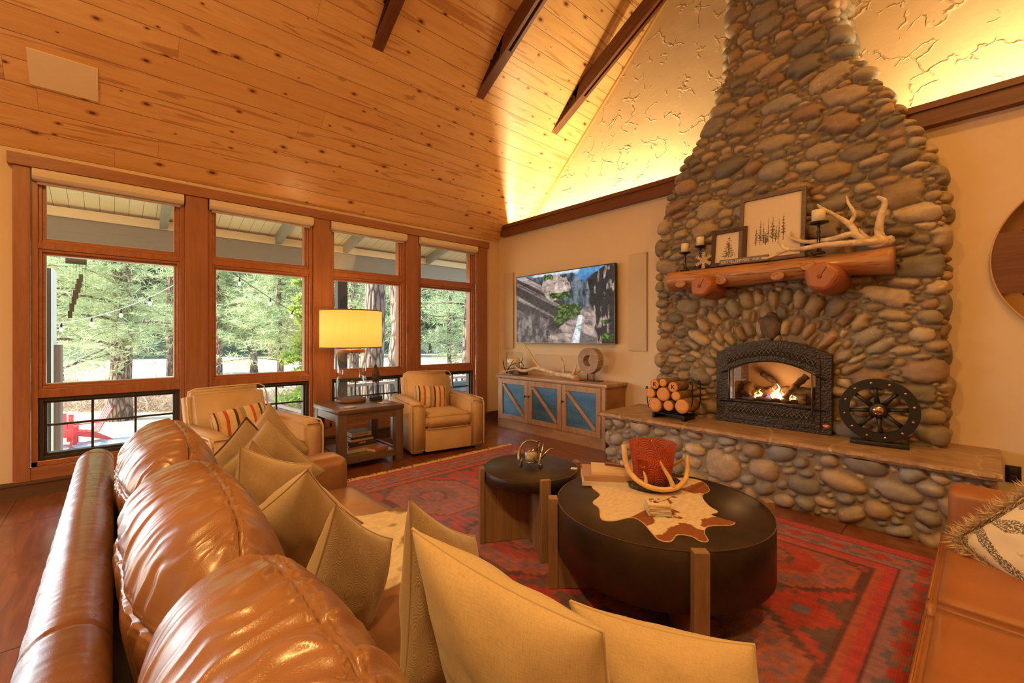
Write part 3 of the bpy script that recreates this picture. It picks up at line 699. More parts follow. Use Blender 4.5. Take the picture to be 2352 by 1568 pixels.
for i, (x, y) in enumerate(spots):
    o = protos[i] if i < 4 else copy_tree(protos[i % 4])
    s_ = rg.uniform(.75, 1.25); o.location = (x, y, gz(x, y)-.3); o.rotation_euler = (0, 0, rg.uniform(0, 6.28)); o.scale = (s_, s_, s_)
# thicket of dry willow
r_ = np.random.RandomState(5); P = []
for k in range(5200):
    px_ = r_.uniform(40, 1130); d = r_.uniform(17.5, 21); q = at(px_, 774, d)
    P.append((q.x, q.y, GZ+abs(r_.normal())*.34*(.6+.9*float(vnoise(px_*.02, d*.3, 3)))))
P = np.array(P); m_ = leafmat('dry_willow', (.30,.21,.15), (.58,.46,.36), 1.5)
tag(needles('willow_thicket', P, .45, .012, 7, m_, None, 6, flat=1.3), 'thicket of dry tan willow stems across the meadow below the pines', 'shrubs', kind='stuff')

# porch roof over the windows
M_grey = plain('grey_porch_paint', (.26,.235,.21), .6)
t = NT('porch_boards'); yy = t.math('FRACT', t.math('DIVIDE', t.sep(t.co('Object'))[1], .145))
M_soff = t.pbr(t.mix(t.ramp(t.math('MINIMUM', yy, t.math('SUBTRACT', 1.0, yy)), [(.01,1.0),(.03,0.0)]), t.ramp(t.noise(2,3), [(.3,(.74,.58,.38)),(.7,(.82,.67,.46))]), (.25,.17,.10)), .6)
roof = thing('porch_roof', 'covered porch roof with cream boards and grey beams outside the windows', 'porch roof')
mb = MB(); mb.add([(XW-.2,-6.5,3.62),(XW-.2,9,3.62),(-8.95,9,2.83),(-8.95,-6.5,2.83),(XW-.2,-6.5,3.80),(XW-.2,9,3.80),(-8.95,9,3.01),(-8.95,-6.5,3.01)], [(0,1,2,3),(7,6,5,4),(0,4,5,1),(1,5,6,2),(2,6,7,3),(3,7,4,0)])  # south end lengthened out of view to keep direct sun off the floor
obj('soffit_boards', mb, M_soff, roof)
mb = MB(); mb.box((-8.22,-6.5,2.60),(-8.04,9,2.96)); obj('beam', mb, M_grey, roof, bevel=.006)
mb = MB(); mb.box((-8.04,-6.5,2.90),(-8.0,9,3.02)); obj('frieze_board', mb, plain('cream_paint', (.78,.62,.42), .6), roof)
for yb in (.52, 2.02, 3.15, 4.9, 6.6):
    mb = MB(); mb.add([(XW-.2,yb-.045,3.46),(XW-.2,yb+.045,3.46),(-8.9,yb+.045,2.69),(-8.9,yb-.045,2.69),(XW-.2,yb-.045,3.63),(XW-.2,yb+.045,3.63),(-8.9,yb+.045,2.86),(-8.9,yb-.045,2.86)], [(0,1,2,3),(7,6,5,4),(0,4,5,1),(1,5,6,2),(2,6,7,3),(3,7,4,0)])
    obj('rafter', mb, M_grey, roof)
q = at(783, 700, 8); k = 8.13/abs(q.x); q = at(783, 700, 8*k)
tag(obj('porch_post', MB().box((-8.2, q.y-.09, GZ), (-8.04, q.y+.09, 2.60)), plain('black_post', (.015,.013,.011), .5), bevel=.004), 'dark square porch post seen above the left side of the lamp shade', 'post')
# wing of the house at the left edge of the leftmost window
q = at(113, 774, 8.2)
wing = thing('sliding_door_edge', 'dark sliding door edge with pale trim at the left of the leftmost window', 'door', (q.x, q.y, GZ))
obj('door_stile', MB().box((-.5,-.10,0),(.05,.03,4.35)), plain('dark_stile', (.02,.018,.014), .4), wing)
obj('jamb', MB().box((-.55,.03,0),(.08,.06,4.35)), plain('pale_trim', (.6,.58,.52), .5), wing)
obj('casing', MB().box((-.55,.06,0),(.02,.15,2.9)), plain('grey_brown_casing', (.16,.10,.075), .6), wing)
# deck with railing on the right side
dk = thing('deck', 'raised deck with wooden railing outside the two right windows', 'deck')
obj('deck_floor', MB().box((-8.6, 2.9, -.62), (XW-.25, 10, -.5)), wood('deck_wood', (.15,.10,.07), (.28,.2,.15), 1), dk)
M_rail = plain('rail_paint', (.10,.065,.05), .5)
obj('top_rail', MB().box((-8.62, 2.9, .36), (-8.48, 10, .42)), plain('rail_top', (.36,.25,.20), .5), dk)
obj('bottom_rail', MB().box((-8.58, 2.9, -.38), (-8.52, 10, -.33)), M_rail, dk)
for k in range(40):
    obj('baluster', MB().box((-8.57, 2.95+k*.17, -.34), (-8.53, 2.99+k*.17, .37)), M_rail, dk)
for a, b in ((at(490,892,9.5), at(712,950,7.6)), ):
    d2 = Vector((0,0,-.75)); st = thing('stair_handrail', 'sloping dark handrail of the deck stairs below the second window', 'handrail', (b.x,b.y,b.z))
    mb = MB(); mb.tube([a-b, Vector((0,0,0))], .032, 4, False); obj('rail', mb, M_rail, st)
    mb = MB(); mb.tube([Vector((0,0,.03)), Vector((0,0,GZ-b.z))], .045, 4, False); obj('post', mb, M_rail, st)
    mb = MB(); mb.tube([(a-b)*.98+Vector((0,0,.03)), (a-b)*.98+Vector((0,0,GZ-a.z))], .045, 4, False); obj('post', mb, M_rail, st)
q = at(1062, 900, 8.4)
gr = thing('barbecue_grill', 'grey-green barbecue grill with hood on the deck behind the armchair', 'grill', (q.x, q.y, -.5), R(10))
obj('cabinet', MB().box((-.28,-.5,.05),(.28,.55,.72), bev=.02), plain('grill_green', (.06,.10,.10), .35), gr)
mb = MB(); pr = [(.27*math.cos(a), .27*math.sin(a)) for a in [PI*k/10 for k in range(11)]]
mb.add([(x,-.45,.74+z) for x,z in pr]+[(x,.5,.74+z) for x,z in pr], [tuple(range(11)), tuple(range(21,10,-1))]+[(k,(k+1)%11,11+(k+1)%11,11+k) for k in range(11)])
obj('hood', mb, plain('grill_hood', (.09,.12,.12), .3, .3), gr)
obj('handle', MB().cyl((.30,-.3,.86),(.30,.35,.86),.015,n=8), plain('steel', (.5,.5,.5), .3, 1.0), gr)
q = at(1031, 870, 7.6); mb = MB(); mb.lathe([(.055,0),(.055,.95),(.06,.97),(.06,1.0),(.02,1.02)], 16)
tag(obj('deck_bollard', mb, plain('bollard_grey', (.22,.22,.22), .5), loc=(q.x,q.y,-.5)), 'grey round post lamp on the deck above the armchair back', 'post lamp')

# red adirondack chairs
M_red = plain('red_paint', (.55,.045,.04), .4)
def adirondack(label, loc, rz):
    t_ = thing('adirondack_chair', label, 'chair', loc, rz, 'red adirondack chairs on the patio')
    for k in range(5):   # front faces +x
        yk = (k-2)*.115; mb = MB(); tp = .62+.10*(1-abs(k-2)/2)
        M_ = Matrix.Translation((-.22, yk, .26)) @ Matrix.Rotation(R(-24), 4, 'Y') @ Matrix.Rotation(R((2-k)*2.0), 4, 'X')
        mb.box((-.011,-.052,0),(.011,.052,tp+.1), M=M_); obj('back_slat', mb, M_red, t_)
    for k in range(5):
        mb = MB(); f = k/4; mb.box((-.2+f*.44,-.28,.25+f*.1),(-.1+f*.44,.28,.272+f*.1)); obj('seat_slat', mb, M_red, t_)
    for s_ in (-1,1):
        obj('arm', MB().box((-.38,s_*.29-.06,.54),(.36,s_*.29+.06,.562)), M_red, t_)
        obj('leg', MB().box((.24,s_*.29-.03,0),(.33,s_*.29+.03,.54)), M_red, t_)
        mb = MB(); mb.add([(-.55,s_*.25-.015,0),(-.42,s_*.25-.015,0),(.3,s_*.25-.015,.25),(.3,s_*.25-.015,.36),(-.2,s_*.25-.015,.25),(-.55,s_*.25+.015,0),(-.42,s_*.25+.015,0),(.3,s_*.25+.015,.25),(.3,s_*.25+.015,.36),(-.2,s_*.25+.015,.25)],
            [(0,1,2,3,4),(9,8,7,6,5)]+[(q,(q+1)%5,5+(q+1)%5,5+q) for q in range(5)]); obj('side_rail', mb, M_red, t_)
    return t_
q = at(196, 1012, 12.6); adirondack('red adirondack chair on the patio seen from its side, facing left', (q.x, q.y, GZ+.03), R(-75))
q = at(139, 1028, 12.0); adirondack('red adirondack chair with its slatted back towards the house', (q.x, q.y, GZ+.03), R(175))

# wind chime and string lights under the porch
q = at(175, 604, 8.0)
wc = thing('wind_chime', 'dark metal wind chime hanging under the porch beam, leftmost window', 'wind chime', (q.x, q.y, q.z))
M_brz = plain('dark_bronze', (.055,.045,.02), .4, .6)
obj('top_box', MB().box((-.05,-.14,-.02),(.05,.14,.15), bev=.008), M_brz, wc)
for k in range(7): obj('cord', MB().cyl((0,-.12+k*.04,-.02),(0,-.12+k*.04+.0,-.25-.06*k),.0025,n=5), M_brz, wc)
for k, (px_, py_, s_) in enumerate(((186,638,1),(182,650,1.15),(179,662,1.2),(174,676,1.2),(170,690,1.1),(165,706,1.1),(161,722,1.0))):
    v = at(px_, py_, 8.3)-q; obj('chime_plate', MB().box((v.x-.012, v.y-.03*s_, v.z-.07*s_), (v.x+.012, v.y+.03*s_, v.z+.07*s_)), M_brz, wc)
def string_lights(label, P0, P1, sag, nb, wire):
    t_ = thing('string_lights', label, 'string lights', tuple(P0))
    pts = [P0.lerp(P1, k/20)-Vector((0,0,sag*4*(k/20)*(1-k/20)))-P0 for k in range(21)]
    mb = MB(); mb.tube(pts, .008, 5); obj('wire', mb, wire, t_)
    for k in range(nb):
        f = (k+.5)/nb; i = int(f*20); b = pts[i]
        sk = obj('socket', MB().cyl(b, b-Vector((0,0,.09)), .018, n=8), M_iron, t_)
        mb = MB(); mb.sphere(b-Vector((0,0,.14)), .034, 10, 8, (1,1,1.5)); obj('bulb', mb, plain('bulb_glass', (.8,.8,.76), .1), sk)
W_ = plain('pale_wire', (.5,.5,.48), .5)
string_lights('pale cord of string lights with bulbs crossing the leftmost window', at(105,745,9), at(440,630,9.6), .22, 5, W_)
string_lights('black cord of string lights crossing the second window', at(515,612,9), at(700,730,12), .05, 3, M_iron)
# ============================================================ soft furniture
def leather(name, a, b, rough=.36, coat=.15, blot=1.0):
    t = NT(name); n1 = t.noise(4, 4, rough=.6); c = t.ramp(n1, [(.5-.2*blot, a), (.5+.22*blot, b)])
    g = t.vor(260, None, 'DISTANCE_TO_EDGE'); n2 = t.noise(35, 3)
    return t.pbr(c, t.math('ADD', rough-.06, t.math('MULTIPLY', t.noise(9,3), .14)), normal=t.bump(t.math('ADD', t.math('MULTIPLY', t.ramp(g, [(0,0.0),(.15,1.0)]), .25), n2), .16, .003), Coat_Weight=coat, Coat_Roughness=.22)
def fabric(name, a, b, scale=340, rough=.92, rings=False, sheen=.3):
    t = NT(name); c = t.co('UV')
    m1 = t.n('ShaderNodeMapping', i_Vector=c); m1.inputs['Scale'].default_value = (scale*.12*2, scale*2, 1); m2 = t.n('ShaderNodeMapping', i_Vector=c); m2.inputs['Scale'].default_value = (scale*2, scale*.12*2, 1)
    w1 = t.noise(.5, 2, m1.outputs[0]); w2 = t.noise(.5, 2, m2.outputs[0]); f = t.math('MULTIPLY', t.math('ADD', w1, w2), .5)
    big = t.noise(2.2, 3)
    col = t.ramp(t.math('ADD', t.math('MULTIPLY', f, .7), t.math('MULTIPLY', big, .3)), [(.36, a), (.62, b)])
    h = f
    if rings:
        v = t.vor(9, c, 'F1', 'Distance', .55); r_ = t.math('SINE', t.math('MULTIPLY', v, 75)); h = t.math('ADD', t.math('MULTIPLY', f, .6), t.math('MULTIPLY', r_, .5))
        col = t.mix(t.math('MULTIPLY', t.ramp(r_, [(.2,1.0),(.8,0.0)]), .35), col, tuple(q*.62 for q in a))
    return t.pbr(col, rough, normal=t.bump(h, .35, .0016), Sheen_Weight=sheen)
L_sofa = leather('brown_leather', (.20,.088,.042), (.31,.150,.076), .33, .5)
L_sofa2 = leather('cognac_leather', (.30,.110,.036), (.38,.150,.052), .44, .08)
L_chair = leather('cream_suede_leather', (.50,.34,.19), (.62,.44,.26), .55, .0)
F_linen = fabric('oatmeal_linen', (.40,.29,.18), (.54,.41,.27), 300)
F_linen2 = fabric('wheat_linen', (.44,.33,.19), (.58,.44,.27), 220)
F_ring = fabric('tan_ringed_fabric', (.38,.28,.175), (.52,.39,.26), 300, rings=True)
F_brown = fabric('tan_plain_fabric', (.34,.235,.145), (.46,.33,.21), 300)

def surf_mesh(name, P, uv=True, close_v=False):
    """P: (nv, nu, 3) grid"""
    nv, nu = P.shape[:2]; V = P.reshape(-1,3); F = grid_faces(nu, nv)
    if close_v:
        i = np.arange(nu-1); F = np.concatenate([F, np.stack([(nv-1)*nu+i, (nv-1)*nu+i+1, i+1, i], -1)])
    me = bpy.data.meshes.new(name); me.vertices.add(len(V)); me.vertices.foreach_set('co', V.astype(np.float32).ravel())
    me.loops.add(F.size); me.loops.foreach_set('vertex_index', F.astype(np.int32).ravel()); me.polygons.add(len(F)); me.polygons.foreach_set('loop_start', np.arange(0,F.size,4,dtype=np.int32)); me.polygons.foreach_set('use_smooth', np.ones(len(F), bool))
    me.update(calc_edges=True)
    if uv:
        U = np.stack(np.meshgrid(np.linspace(0,1,nu), np.linspace(0,1,nv)), -1).reshape(-1,2)
        if close_v:
            pass
        l = me.uv_layers.new(name='UVMap'); l.data.foreach_set('uv', U[F.ravel()].astype(np.float32).ravel())
    return me
def pillow(name, label, T, vR, vL, thick, mat, group=None, seed=0, cat='pillow', n=46, piping=None, pinch=.085, parts=None):
    """square cushion given its topmost corner and the two edges that leave it"""
    T = Vector(T); vR = Vector(vR); vL = Vector(vL); c = T+(vR+vL)/2; a = vR/2; b = vL/2; nrm = a.cross(b).normalized()
    if nrm.y > 0: nrm = -nrm
    t_ = thing(name, label, cat, tuple(c-Vector((0,0,0))), 0, group)
    u, v = np.meshgrid(np.sin(np.linspace(-1,1,n)*PI/2), np.sin(np.linspace(-1,1,n)*PI/2))
    px_ = u*(1-pinch*(1-v*v)*np.abs(u)) ; py_ = v*(1-pinch*(1-u*u)*np.abs(v))
    k = np.clip((1-u*u)*(1-v*v), 0, 1)**.46
    ang = np.arctan2(v, u); rad = np.sqrt(u*u+v*v)
    fold = .10*(fbm(ang*2.6+seed, rad*.9+seed, seed, 2)-.5)*np.clip(rad*1.2,0,1)+.07*(fbm(u*2.2+seed, v*2.2, seed+5, 2)-.5)
    for nm, s_ in (('front', 1), ('back', -1)):
        h = s_*thick*(k*(1+fold*(3.2 if True else 0))) 
        P = (np.array(a)[None,None]*px_[...,None] + np.array(b)[None,None]*py_[...,None] + np.array(nrm)[None,None]*h[...,None])
        if s_ < 0: P = P[:, ::-1]
        m_ = mat if not isinstance(mat, tuple) else mat[0 if s_ == 1 else 1]
        link(nm+'_panel', surf_mesh(nm, P), m_, t_)
    e = []
    q = np.linspace(-1,1,22)
    def pt(x, y): return a*(x*(1-pinch*(1-y*y)*abs(x))) + b*(y*(1-pinch*(1-x*x)*abs(y)))
    for x in q: e.append(pt(float(x), -1.0))
    for y in q[1:]: e.append(pt(1.0, float(y)))
    for x in q[::-1][1:]: e.append(pt(float(x), 1.0))
    for y in q[::-1][1:]: e.append(pt(-1.0, float(y)))
    mb = MB(); mb.tube(e, .0035 if piping is None else .006, 6, cap=False); obj('seam', mb, piping or (mat if not isinstance(mat, tuple) else mat[0]), t_, fix=False)
    return t_

# ---------------- large brown leather sofa
SX0, SX1 = -2.86, .10
sofa = thing('leather_sofa', 'long brown leather sofa seen from behind its back, facing the fireplace', 'sofa', (SX0, 0, 0))
# base and back panel
mb = MB(); mb.box((.02, -.02, .06), (SX1-SX0-.02, 1.04, .30), bev=.02); obj('base', mb, L_sofa, sofa)
mb = MB(); mb.box((.0, -.122, .05), (SX1-SX0, -.005, .76), bev=.03); obj('back_frame', mb, L_sofa, sofa)
# padded roll along the top of the back, pleated on the outside
nX, nA = 420, 40; X = np.linspace(-.01, SX1-SX0+.01, nX); A = np.linspace(0, 2*PI, nA, endpoint=False)
XX, AA = np.meshgrid(X, A)
ends = (1-np.clip(1-np.minimum(XX+.01, SX1-SX0+.01-XX)/.03, 0, 1)**2)**.5
seamx = np.minimum.reduce([np.abs(XX-s_) for s_ in (.10, 1.72, 2.9)])
rr = .064*(.35+.65*ends) - .004*np.exp(-(seamx/.006)**2) + .0022*(fbm(XX*5, AA*1.5, 8, 3)-.5) + .0012*(vnoise(XX*120, AA*.8, 2)-.5)
side = np.clip(-np.cos(AA-.35), 0, 1)
rr = rr + .006*side*(np.abs(np.sin(XX*PI/.105))**.35-.75)
P = np.stack([XX, -.066+rr*np.cos(AA), .758+rr*np.sin(AA)], -1)
link('back_roll', surf_mesh('back_roll', P, close_v=True), leather('dark_brown_leather', (.12,.048,.024), (.21,.09,.045), .27, .4), sofa)
mb = MB()
for s_ in (.0, SX1-SX0): mb.cyl((s_, -.073, .755), (s_+.001, -.073, .755), .03, n=20)
obj('roll_end', mb, L_sofa, sofa)
# arms
for x0, x1 in ((0, .24), (SX1-SX0-.24, SX1-SX0)):
    mb = MB(); mb.box((x0, -.01, .05), (x1, 1.06, .625), bev=.055); obj('arm', mb, L_sofa, sofa)
# seat cushions
for k, (x0, x1) in enumerate(((.245, 1.08), (1.085, 1.92), (1.925, 2.715))):
    n = 50; u, v = np.meshgrid(np.linspace(-1,1,n), np.linspace(-1,1,n)); V = []
    bm = bmesh.new(); bmesh.ops.create_cube(bm, size=1); bmesh.ops.scale(bm, vec=(x1-x0, .80, .18), verts=bm.verts); bmesh.ops.translate(bm, vec=((x0+x1)/2, .70, .375), verts=bm.verts)
    bmesh.ops.bevel(bm, geom=bm.edges[:], offset=.045, segments=5, affect='EDGES'); bmesh.ops.subdivide_edges(bm, edges=[e for e in bm.edges if e.calc_length() > .2], cuts=18, use_grid_fill=True)
    for v_ in bm.verts:
        if v_.co.z > .45: v_.co.z += .012*math.cos((v_.co.x-(x0+x1)/2)/(x1-x0)*PI)*math.cos((v_.co.y-.7)/.8*PI)+.008*(float(vnoise(v_.co.x*7, v_.co.y*7, k))-.5)
    obj('seat_cushion', MB().bm(bm, smooth=True), L_sofa, sofa)
# back cushions: plump, wrinkled, with twin stitched seams
def back_cushion(x0, x1, seed, dz=0):
    nX, nA = 260, 300; s_ = np.linspace(0,1,nX); X = x0+(x1-x0)*(.5-.5*np.cos(s_*PI))*.35+(x1-x0)*s_*.65
    a = np.linspace(0, 2*PI, nA, endpoint=False); XX, AA = np.meshgrid(X, a)
    w_ = np.abs(2*(XX-x0)/(x1-x0)-1); end = (1-w_**3.4)**.45; end = .16+.84*end
    ca, sa = np.cos(AA), np.sin(AA)
    pr = (np.abs(ca)**2.5+np.abs(sa)**2.5)**(-1/2.5)
    hy, hz = .150*end, (.285+dz)*(.45+.55*end)
    y = ca*pr*hy; z = sa*pr*hz
    tilt = .12; yy = .172+y+tilt*(-z); zz = .70+z+.10*y
    nrm = np.stack([-(np.sign(XX-(x0+x1)/2)*w_**6)*.7, ca*.9, sa], -1); nrm /= np.linalg.norm(nrm, axis=-1, keepdims=True)
    s1, s2 = 1.22, 2.62                       # seam angles: front of crown, back of crown
    wob = .05*(fbm(XX*3, XX*0+seed, seed, 2)-.5)
    d1 = np.abs(AA-s1-wob); d2 = np.abs(AA-s2-wob); dm = np.minimum(d1, d2)
    warp = fbm(XX*4+seed, AA*1.6, seed, 3)
    f1 = fbm(XX*25+warp*2.2+seed*3, AA*.8+warp*.7, seed+3, 2); f2 = fbm(XX*44+warp*2, AA*.9, seed+7, 1)
    wr = .017*(1-np.abs(2*f1-1))**2.0*(.22+.78*np.exp(-(dm/.42)**2)) + .004*(1-np.abs(2*f2-1))**2*np.exp(-(dm/.35)**2) + .016*(fbm(XX*3.1+seed, AA*.9, seed+11, 2)-.5)
    wr = wr*(1-.85*np.exp(-(dm/.05)**2)); wr = wr*np.clip((1-w_)*9, 0, 1)*np.clip(np.sin(AA)+.75, 0, 1)
    seam = 0
    for d in (AA-s1-wob, AA-s2-wob):
        seam = seam-.0065*np.exp(-(d/.014)**2)+.004*np.exp(-((np.abs(d)-.036)/.016)**2)-.0045*np.exp(-((np.abs(d)-.066)/.010)**2)*(.55+.45*np.sign(np.sin(XX*2*PI/.011)))
    seam = seam*np.clip((1-w_)*12, 0, 1)
    off = (wr+seam)[...,None]
    P = np.stack([XX-SX0, yy, zz], -1)+nrm*off
    return link('back_cushion', surf_mesh('back_cushion', P, close_v=True), L_sofa, sofa)
back_cushion(-2.62, -1.74, 3); back_cushion(-1.76, -.93, 8, .0); back_cushion(-.95, -.13, 14, .005)
for k in range(3):   # feet
    for y in (-.05, .98): obj('foot', MB().box((.08+k*1.35, y-.03, 0), (.14+k*1.35, y+.03, .07)), plain('dark_foot', (.03,.018,.01), .4), sofa)

GP = 'pillows piled along the brown sofa'
H = .0
pillow('throw_pillow', 'tan pillow farthest along the sofa, only its tip showing behind the others', (-2.62,.62,.99), (-.05,.22,-.30), (-.12,-.20,-.28), .065, F_brown, GP, 1)
pillow('throw_pillow', 'tan pillow with a brown lower corner, leaning beside the farthest back cushion', (-2.42,.47,.96), (-.07,.26,-.28), (-.14,-.20,-.27), .075, (F_brown, F_linen), GP, 2, piping=plain('brown_piping',(.12,.06,.035),.8))
pillow('throw_pillow', 'textured tan pillow with fine ring pattern facing the camera, far end of the sofa', (-2.27,.53,.97), (-.03,.27,-.31), (-.15,-.21,-.27), .085, F_ring, GP, 3)
pillow('throw_pillow', 'small tan pillow corner peeking out between the ringed pillow and the square linen one', (-1.95,.40,.94), (-.12,.27,-.25), (-.12,-.14,-.32), .06, F_brown, GP, 4)
pillow('throw_pillow', 'square linen pillow with an upright pointed corner, behind the wide linen one', (-1.80,.33,.96), (-.16,.30,-.16), (-.08,-.03,-.42), .085, F_linen, GP, 5)
pillow('throw_pillow', 'wide plain linen pillow standing on its corner in the middle of the row', (-1.385,.43,.95), (-.20,.26,-.30), (-.24,-.20,-.24), .095, F_linen, GP, 6)
pillow('throw_pillow', 'plain linen pillow whose right side shows a ringed weave, fourth from the near end', (-1.13,.42,.92), (-.20,.26,-.24), (-.08,-.10,-.38), .085, (F_linen, F_ring), GP, 7)
pillow('throw_pillow', 'tan pillow with a stitched textured edge, just behind the nearest linen pillow', (-.93,.52,.96), (-.16,.32,-.24), (.0,-.02,-.46), .08, (F_brown, F_ring), GP, 8)
pillow('throw_pillow', 'linen pillow partly hidden between the two nearest linen pillows', (-.72,.64,.81), (.20,.10,-.05), (.0,.10,-.36), .06, F_linen2, GP, 9)
pillow('throw_pillow', 'large wheat-coloured linen pillow nearest the bottom centre, upright with a sharp corner', (-.83,.47,.94), (.40,.13,-.08), (.01,.12,-.47), .095, F_linen2, GP, 10)
pillow('throw_pillow', 'wheat-coloured linen pillow slumped forward at the bottom right of the sofa', (-.585,.70,.80), (.27,.25,-.07), (.06,.04,-.36), .085, F_linen2, GP, 11)
# fur throw on the seat
def throw():
    n = 90; u, v = np.meshgrid(np.linspace(0,1,n), np.linspace(0,1,n))
    X = -2.02+.62*u; Y = .62+.50*v; Z = .478+.02*fbm(u*5, v*5, 3, 3)+.016*np.sin(v*6+u*4)
    Z = np.where(Y > 1.06, Z-(Y-1.06)*1.2, Z)
    c = fbm(u*3.2+2, v*2.4+1, 9, 4)[...,None]; w_ = np.array((.66,.57,.46)); b_ = np.array((.20,.135,.09))
    m = np.clip((c-.50)*14, 0, 1); col = (w_*(1-m)+b_*m)*(.85+.3*fbm(u*60, v*20, 5, 2)[...,None])
    P = np.stack([X, Y, Z], -1).reshape(-1,3)
    o = link('cowhide_throw', np_mesh('cowhide_throw', P, grid_faces(n, n), col.reshape(-1,3)), colattr('fur_hide', .95, 180, .004))
    md = o.modifiers.new('s', 'SOLIDIFY'); md.thickness = .012; md.offset = 1
    return tag(o, 'white and brown hair-on hide throw lying on the sofa seat', 'throw')
throw()

# ---------------- cognac sofa on the right
s2 = thing('cognac_sofa', 'cognac leather loveseat cut off by the right edge, facing the coffee tables', 'sofa', (-.14, 1.15, 0))
obj('base', MB().box((.03, .0, .05), (.95, 1.93, .27), bev=.02), L_sofa2, s2)
obj('arm', MB().box((.02, 1.745, .04), (.97, 1.96, .628), bev=.03), L_sofa2, s2)
obj('arm', MB().box((.02, -.22, .04), (.97, -.0, .628), bev=.03), L_sofa2, s2)
obj('back_frame', MB().box((.78, -.2, .05), (1.0, 1.95, .82), bev=.05), L_sofa2, s2)
for y0, y1 in ((.005, .875), (.88, 1.74)):
    bm = bmesh.new(); bmesh.ops.create_cube(bm, size=1); bmesh.ops.scale(bm, vec=(.80, y1-y0, .20), verts=bm.verts); bmesh.ops.translate(bm, vec=(.40, (y0+y1)/2, .36), verts=bm.verts)
    bmesh.ops.bevel(bm, geom=bm.edges[:], offset=.032, segments=5, affect='EDGES'); bmesh.ops.subdivide_edges(bm, edges=[e for e in bm.edges if e.calc_length() > .15], cuts=16, use_grid_fill=True)
    for v_ in bm.verts:
        if v_.co.z > .44: v_.co.z += .012*math.cos((v_.co.x-.4)/.8*PI)*math.cos((v_.co.y-(y0+y1)/2)/(y1-y0)*PI)
    cu = obj('seat_cushion', MB().bm(bm, smooth=True), L_sofa2, s2)
    mb = MB()
    for z in (.449,): mb.tube([(.008,y0+.04,z),(.008,y1-.04,z)], .003, 6)
    obj('piping', mb, L_sofa2, cu)
for y0, y1 in ((.0, .87), (.88, 1.75)):
    obj('back_cushion', MB().box((.58, y0, .46), (.80, y1, .92), bev=.08), L_sofa2, s2)
for x in (.08, .9):
    for y in (-.15, 1.88): obj('foot', MB().cyl((x,y,0),(x,y,.06),.025), plain('dark_foot', (.03,.018,.01), .4), s2)
t = NT('brushstroke_fabric'); cu_ = t.co('UV'); dm_ = t.mix(.35, cu_, t.n('ShaderNodeTexNoise', i_Scale=2.0, i_Detail=2.0, i_Vector=cu_).outputs[1])
wv = t.n('ShaderNodeTexWave', i_Scale=2.6, i_Distortion=3.0, i_Detail=3.0, i_Vector=dm_); gz_ = t.noise(90, 2, cu_)
M_brush = t.pbr(t.mix(t.math('MULTIPLY', t.ramp(wv.outputs[0], [(.52,0.0),(.62,1.0)]), t.ramp(gz_, [(.40,0.0),(.52,1.0)])), (.74,.66,.52), (.10,.09,.085)), .95, Sheen_Weight=.4)
fp = pillow('fur_trimmed_pillow', 'cream pillow with dark brushstroke pattern and shaggy fur trim on the cognac sofa', (.20,2.66,.84), (-.28,-.06,-.34), (.36,-.34,-.20), .095, M_brush, None, 12)
r_ = np.random.RandomState(4); T_ = Vector((.20,2.66,.84)); c_ = T_+Vector((.04,-.20,-.27))*1.0
c_ = T_+(Vector((-.28,-.06,-.34))+Vector((.36,-.34,-.20)))/2
a_ = Vector((-.28,-.06,-.34))/2; b_ = Vector((.36,-.34,-.20))/2; E_ = []
for k in range(700):
    q = r_.uniform(-1,1); s_ = r_.randint(4); x, y = [(q,-1),(q,1),(-1,q),(1,q)][s_]
    p_ = a_*x*1.0+b_*y*1.0; E_.append((p_.x, p_.y, p_.z))
needles('fur_trim', E_, .055, .0022, 9, plain('tan_fur', (.62,.48,.33), .9), fp, 3, 1.0)

# ---------------- armchairs
t = NT('striped_kilim'); xx = t.math('MULTIPLY', t.sep(t.co('UV'))[0], 1.0)
stops = [(0,(.55,.40,.25)),(.10,(.30,.27,.20)),(.16,(.62,.50,.34)),(.22,(.05,.05,.05)),(.26,(.62,.42,.22)),(.34,(.50,.10,.05)),(.38,(.66,.52,.33)),(.46,(.30,.28,.20)),(.51,(.62,.30,.12)),(.55,(.05,.05,.06)),(.58,(.66,.50,.30)),(.66,(.48,.09,.05)),(.70,(.62,.48,.30)),(.78,(.60,.30,.12)),(.82,(.05,.05,.05)),(.85,(.60,.46,.28)),(.93,(.42,.08,.05)),(.96,(.56,.42,.26))]
M_kilim = t.pbr(t.ramp(xx, stops, 'CONSTANT'), .9, normal=t.bump(t.noise(120, 2, t.co('UV')), .4, .002))
t = NT('rough_hide_edge'); M_hide = t.pbr(t.ramp(t.noise(9,4), [(.3,(.60,.46,.30)),(.7,(.74,.60,.44))]), .8, normal=t.bump(t.noise(60,4), .6, .006))
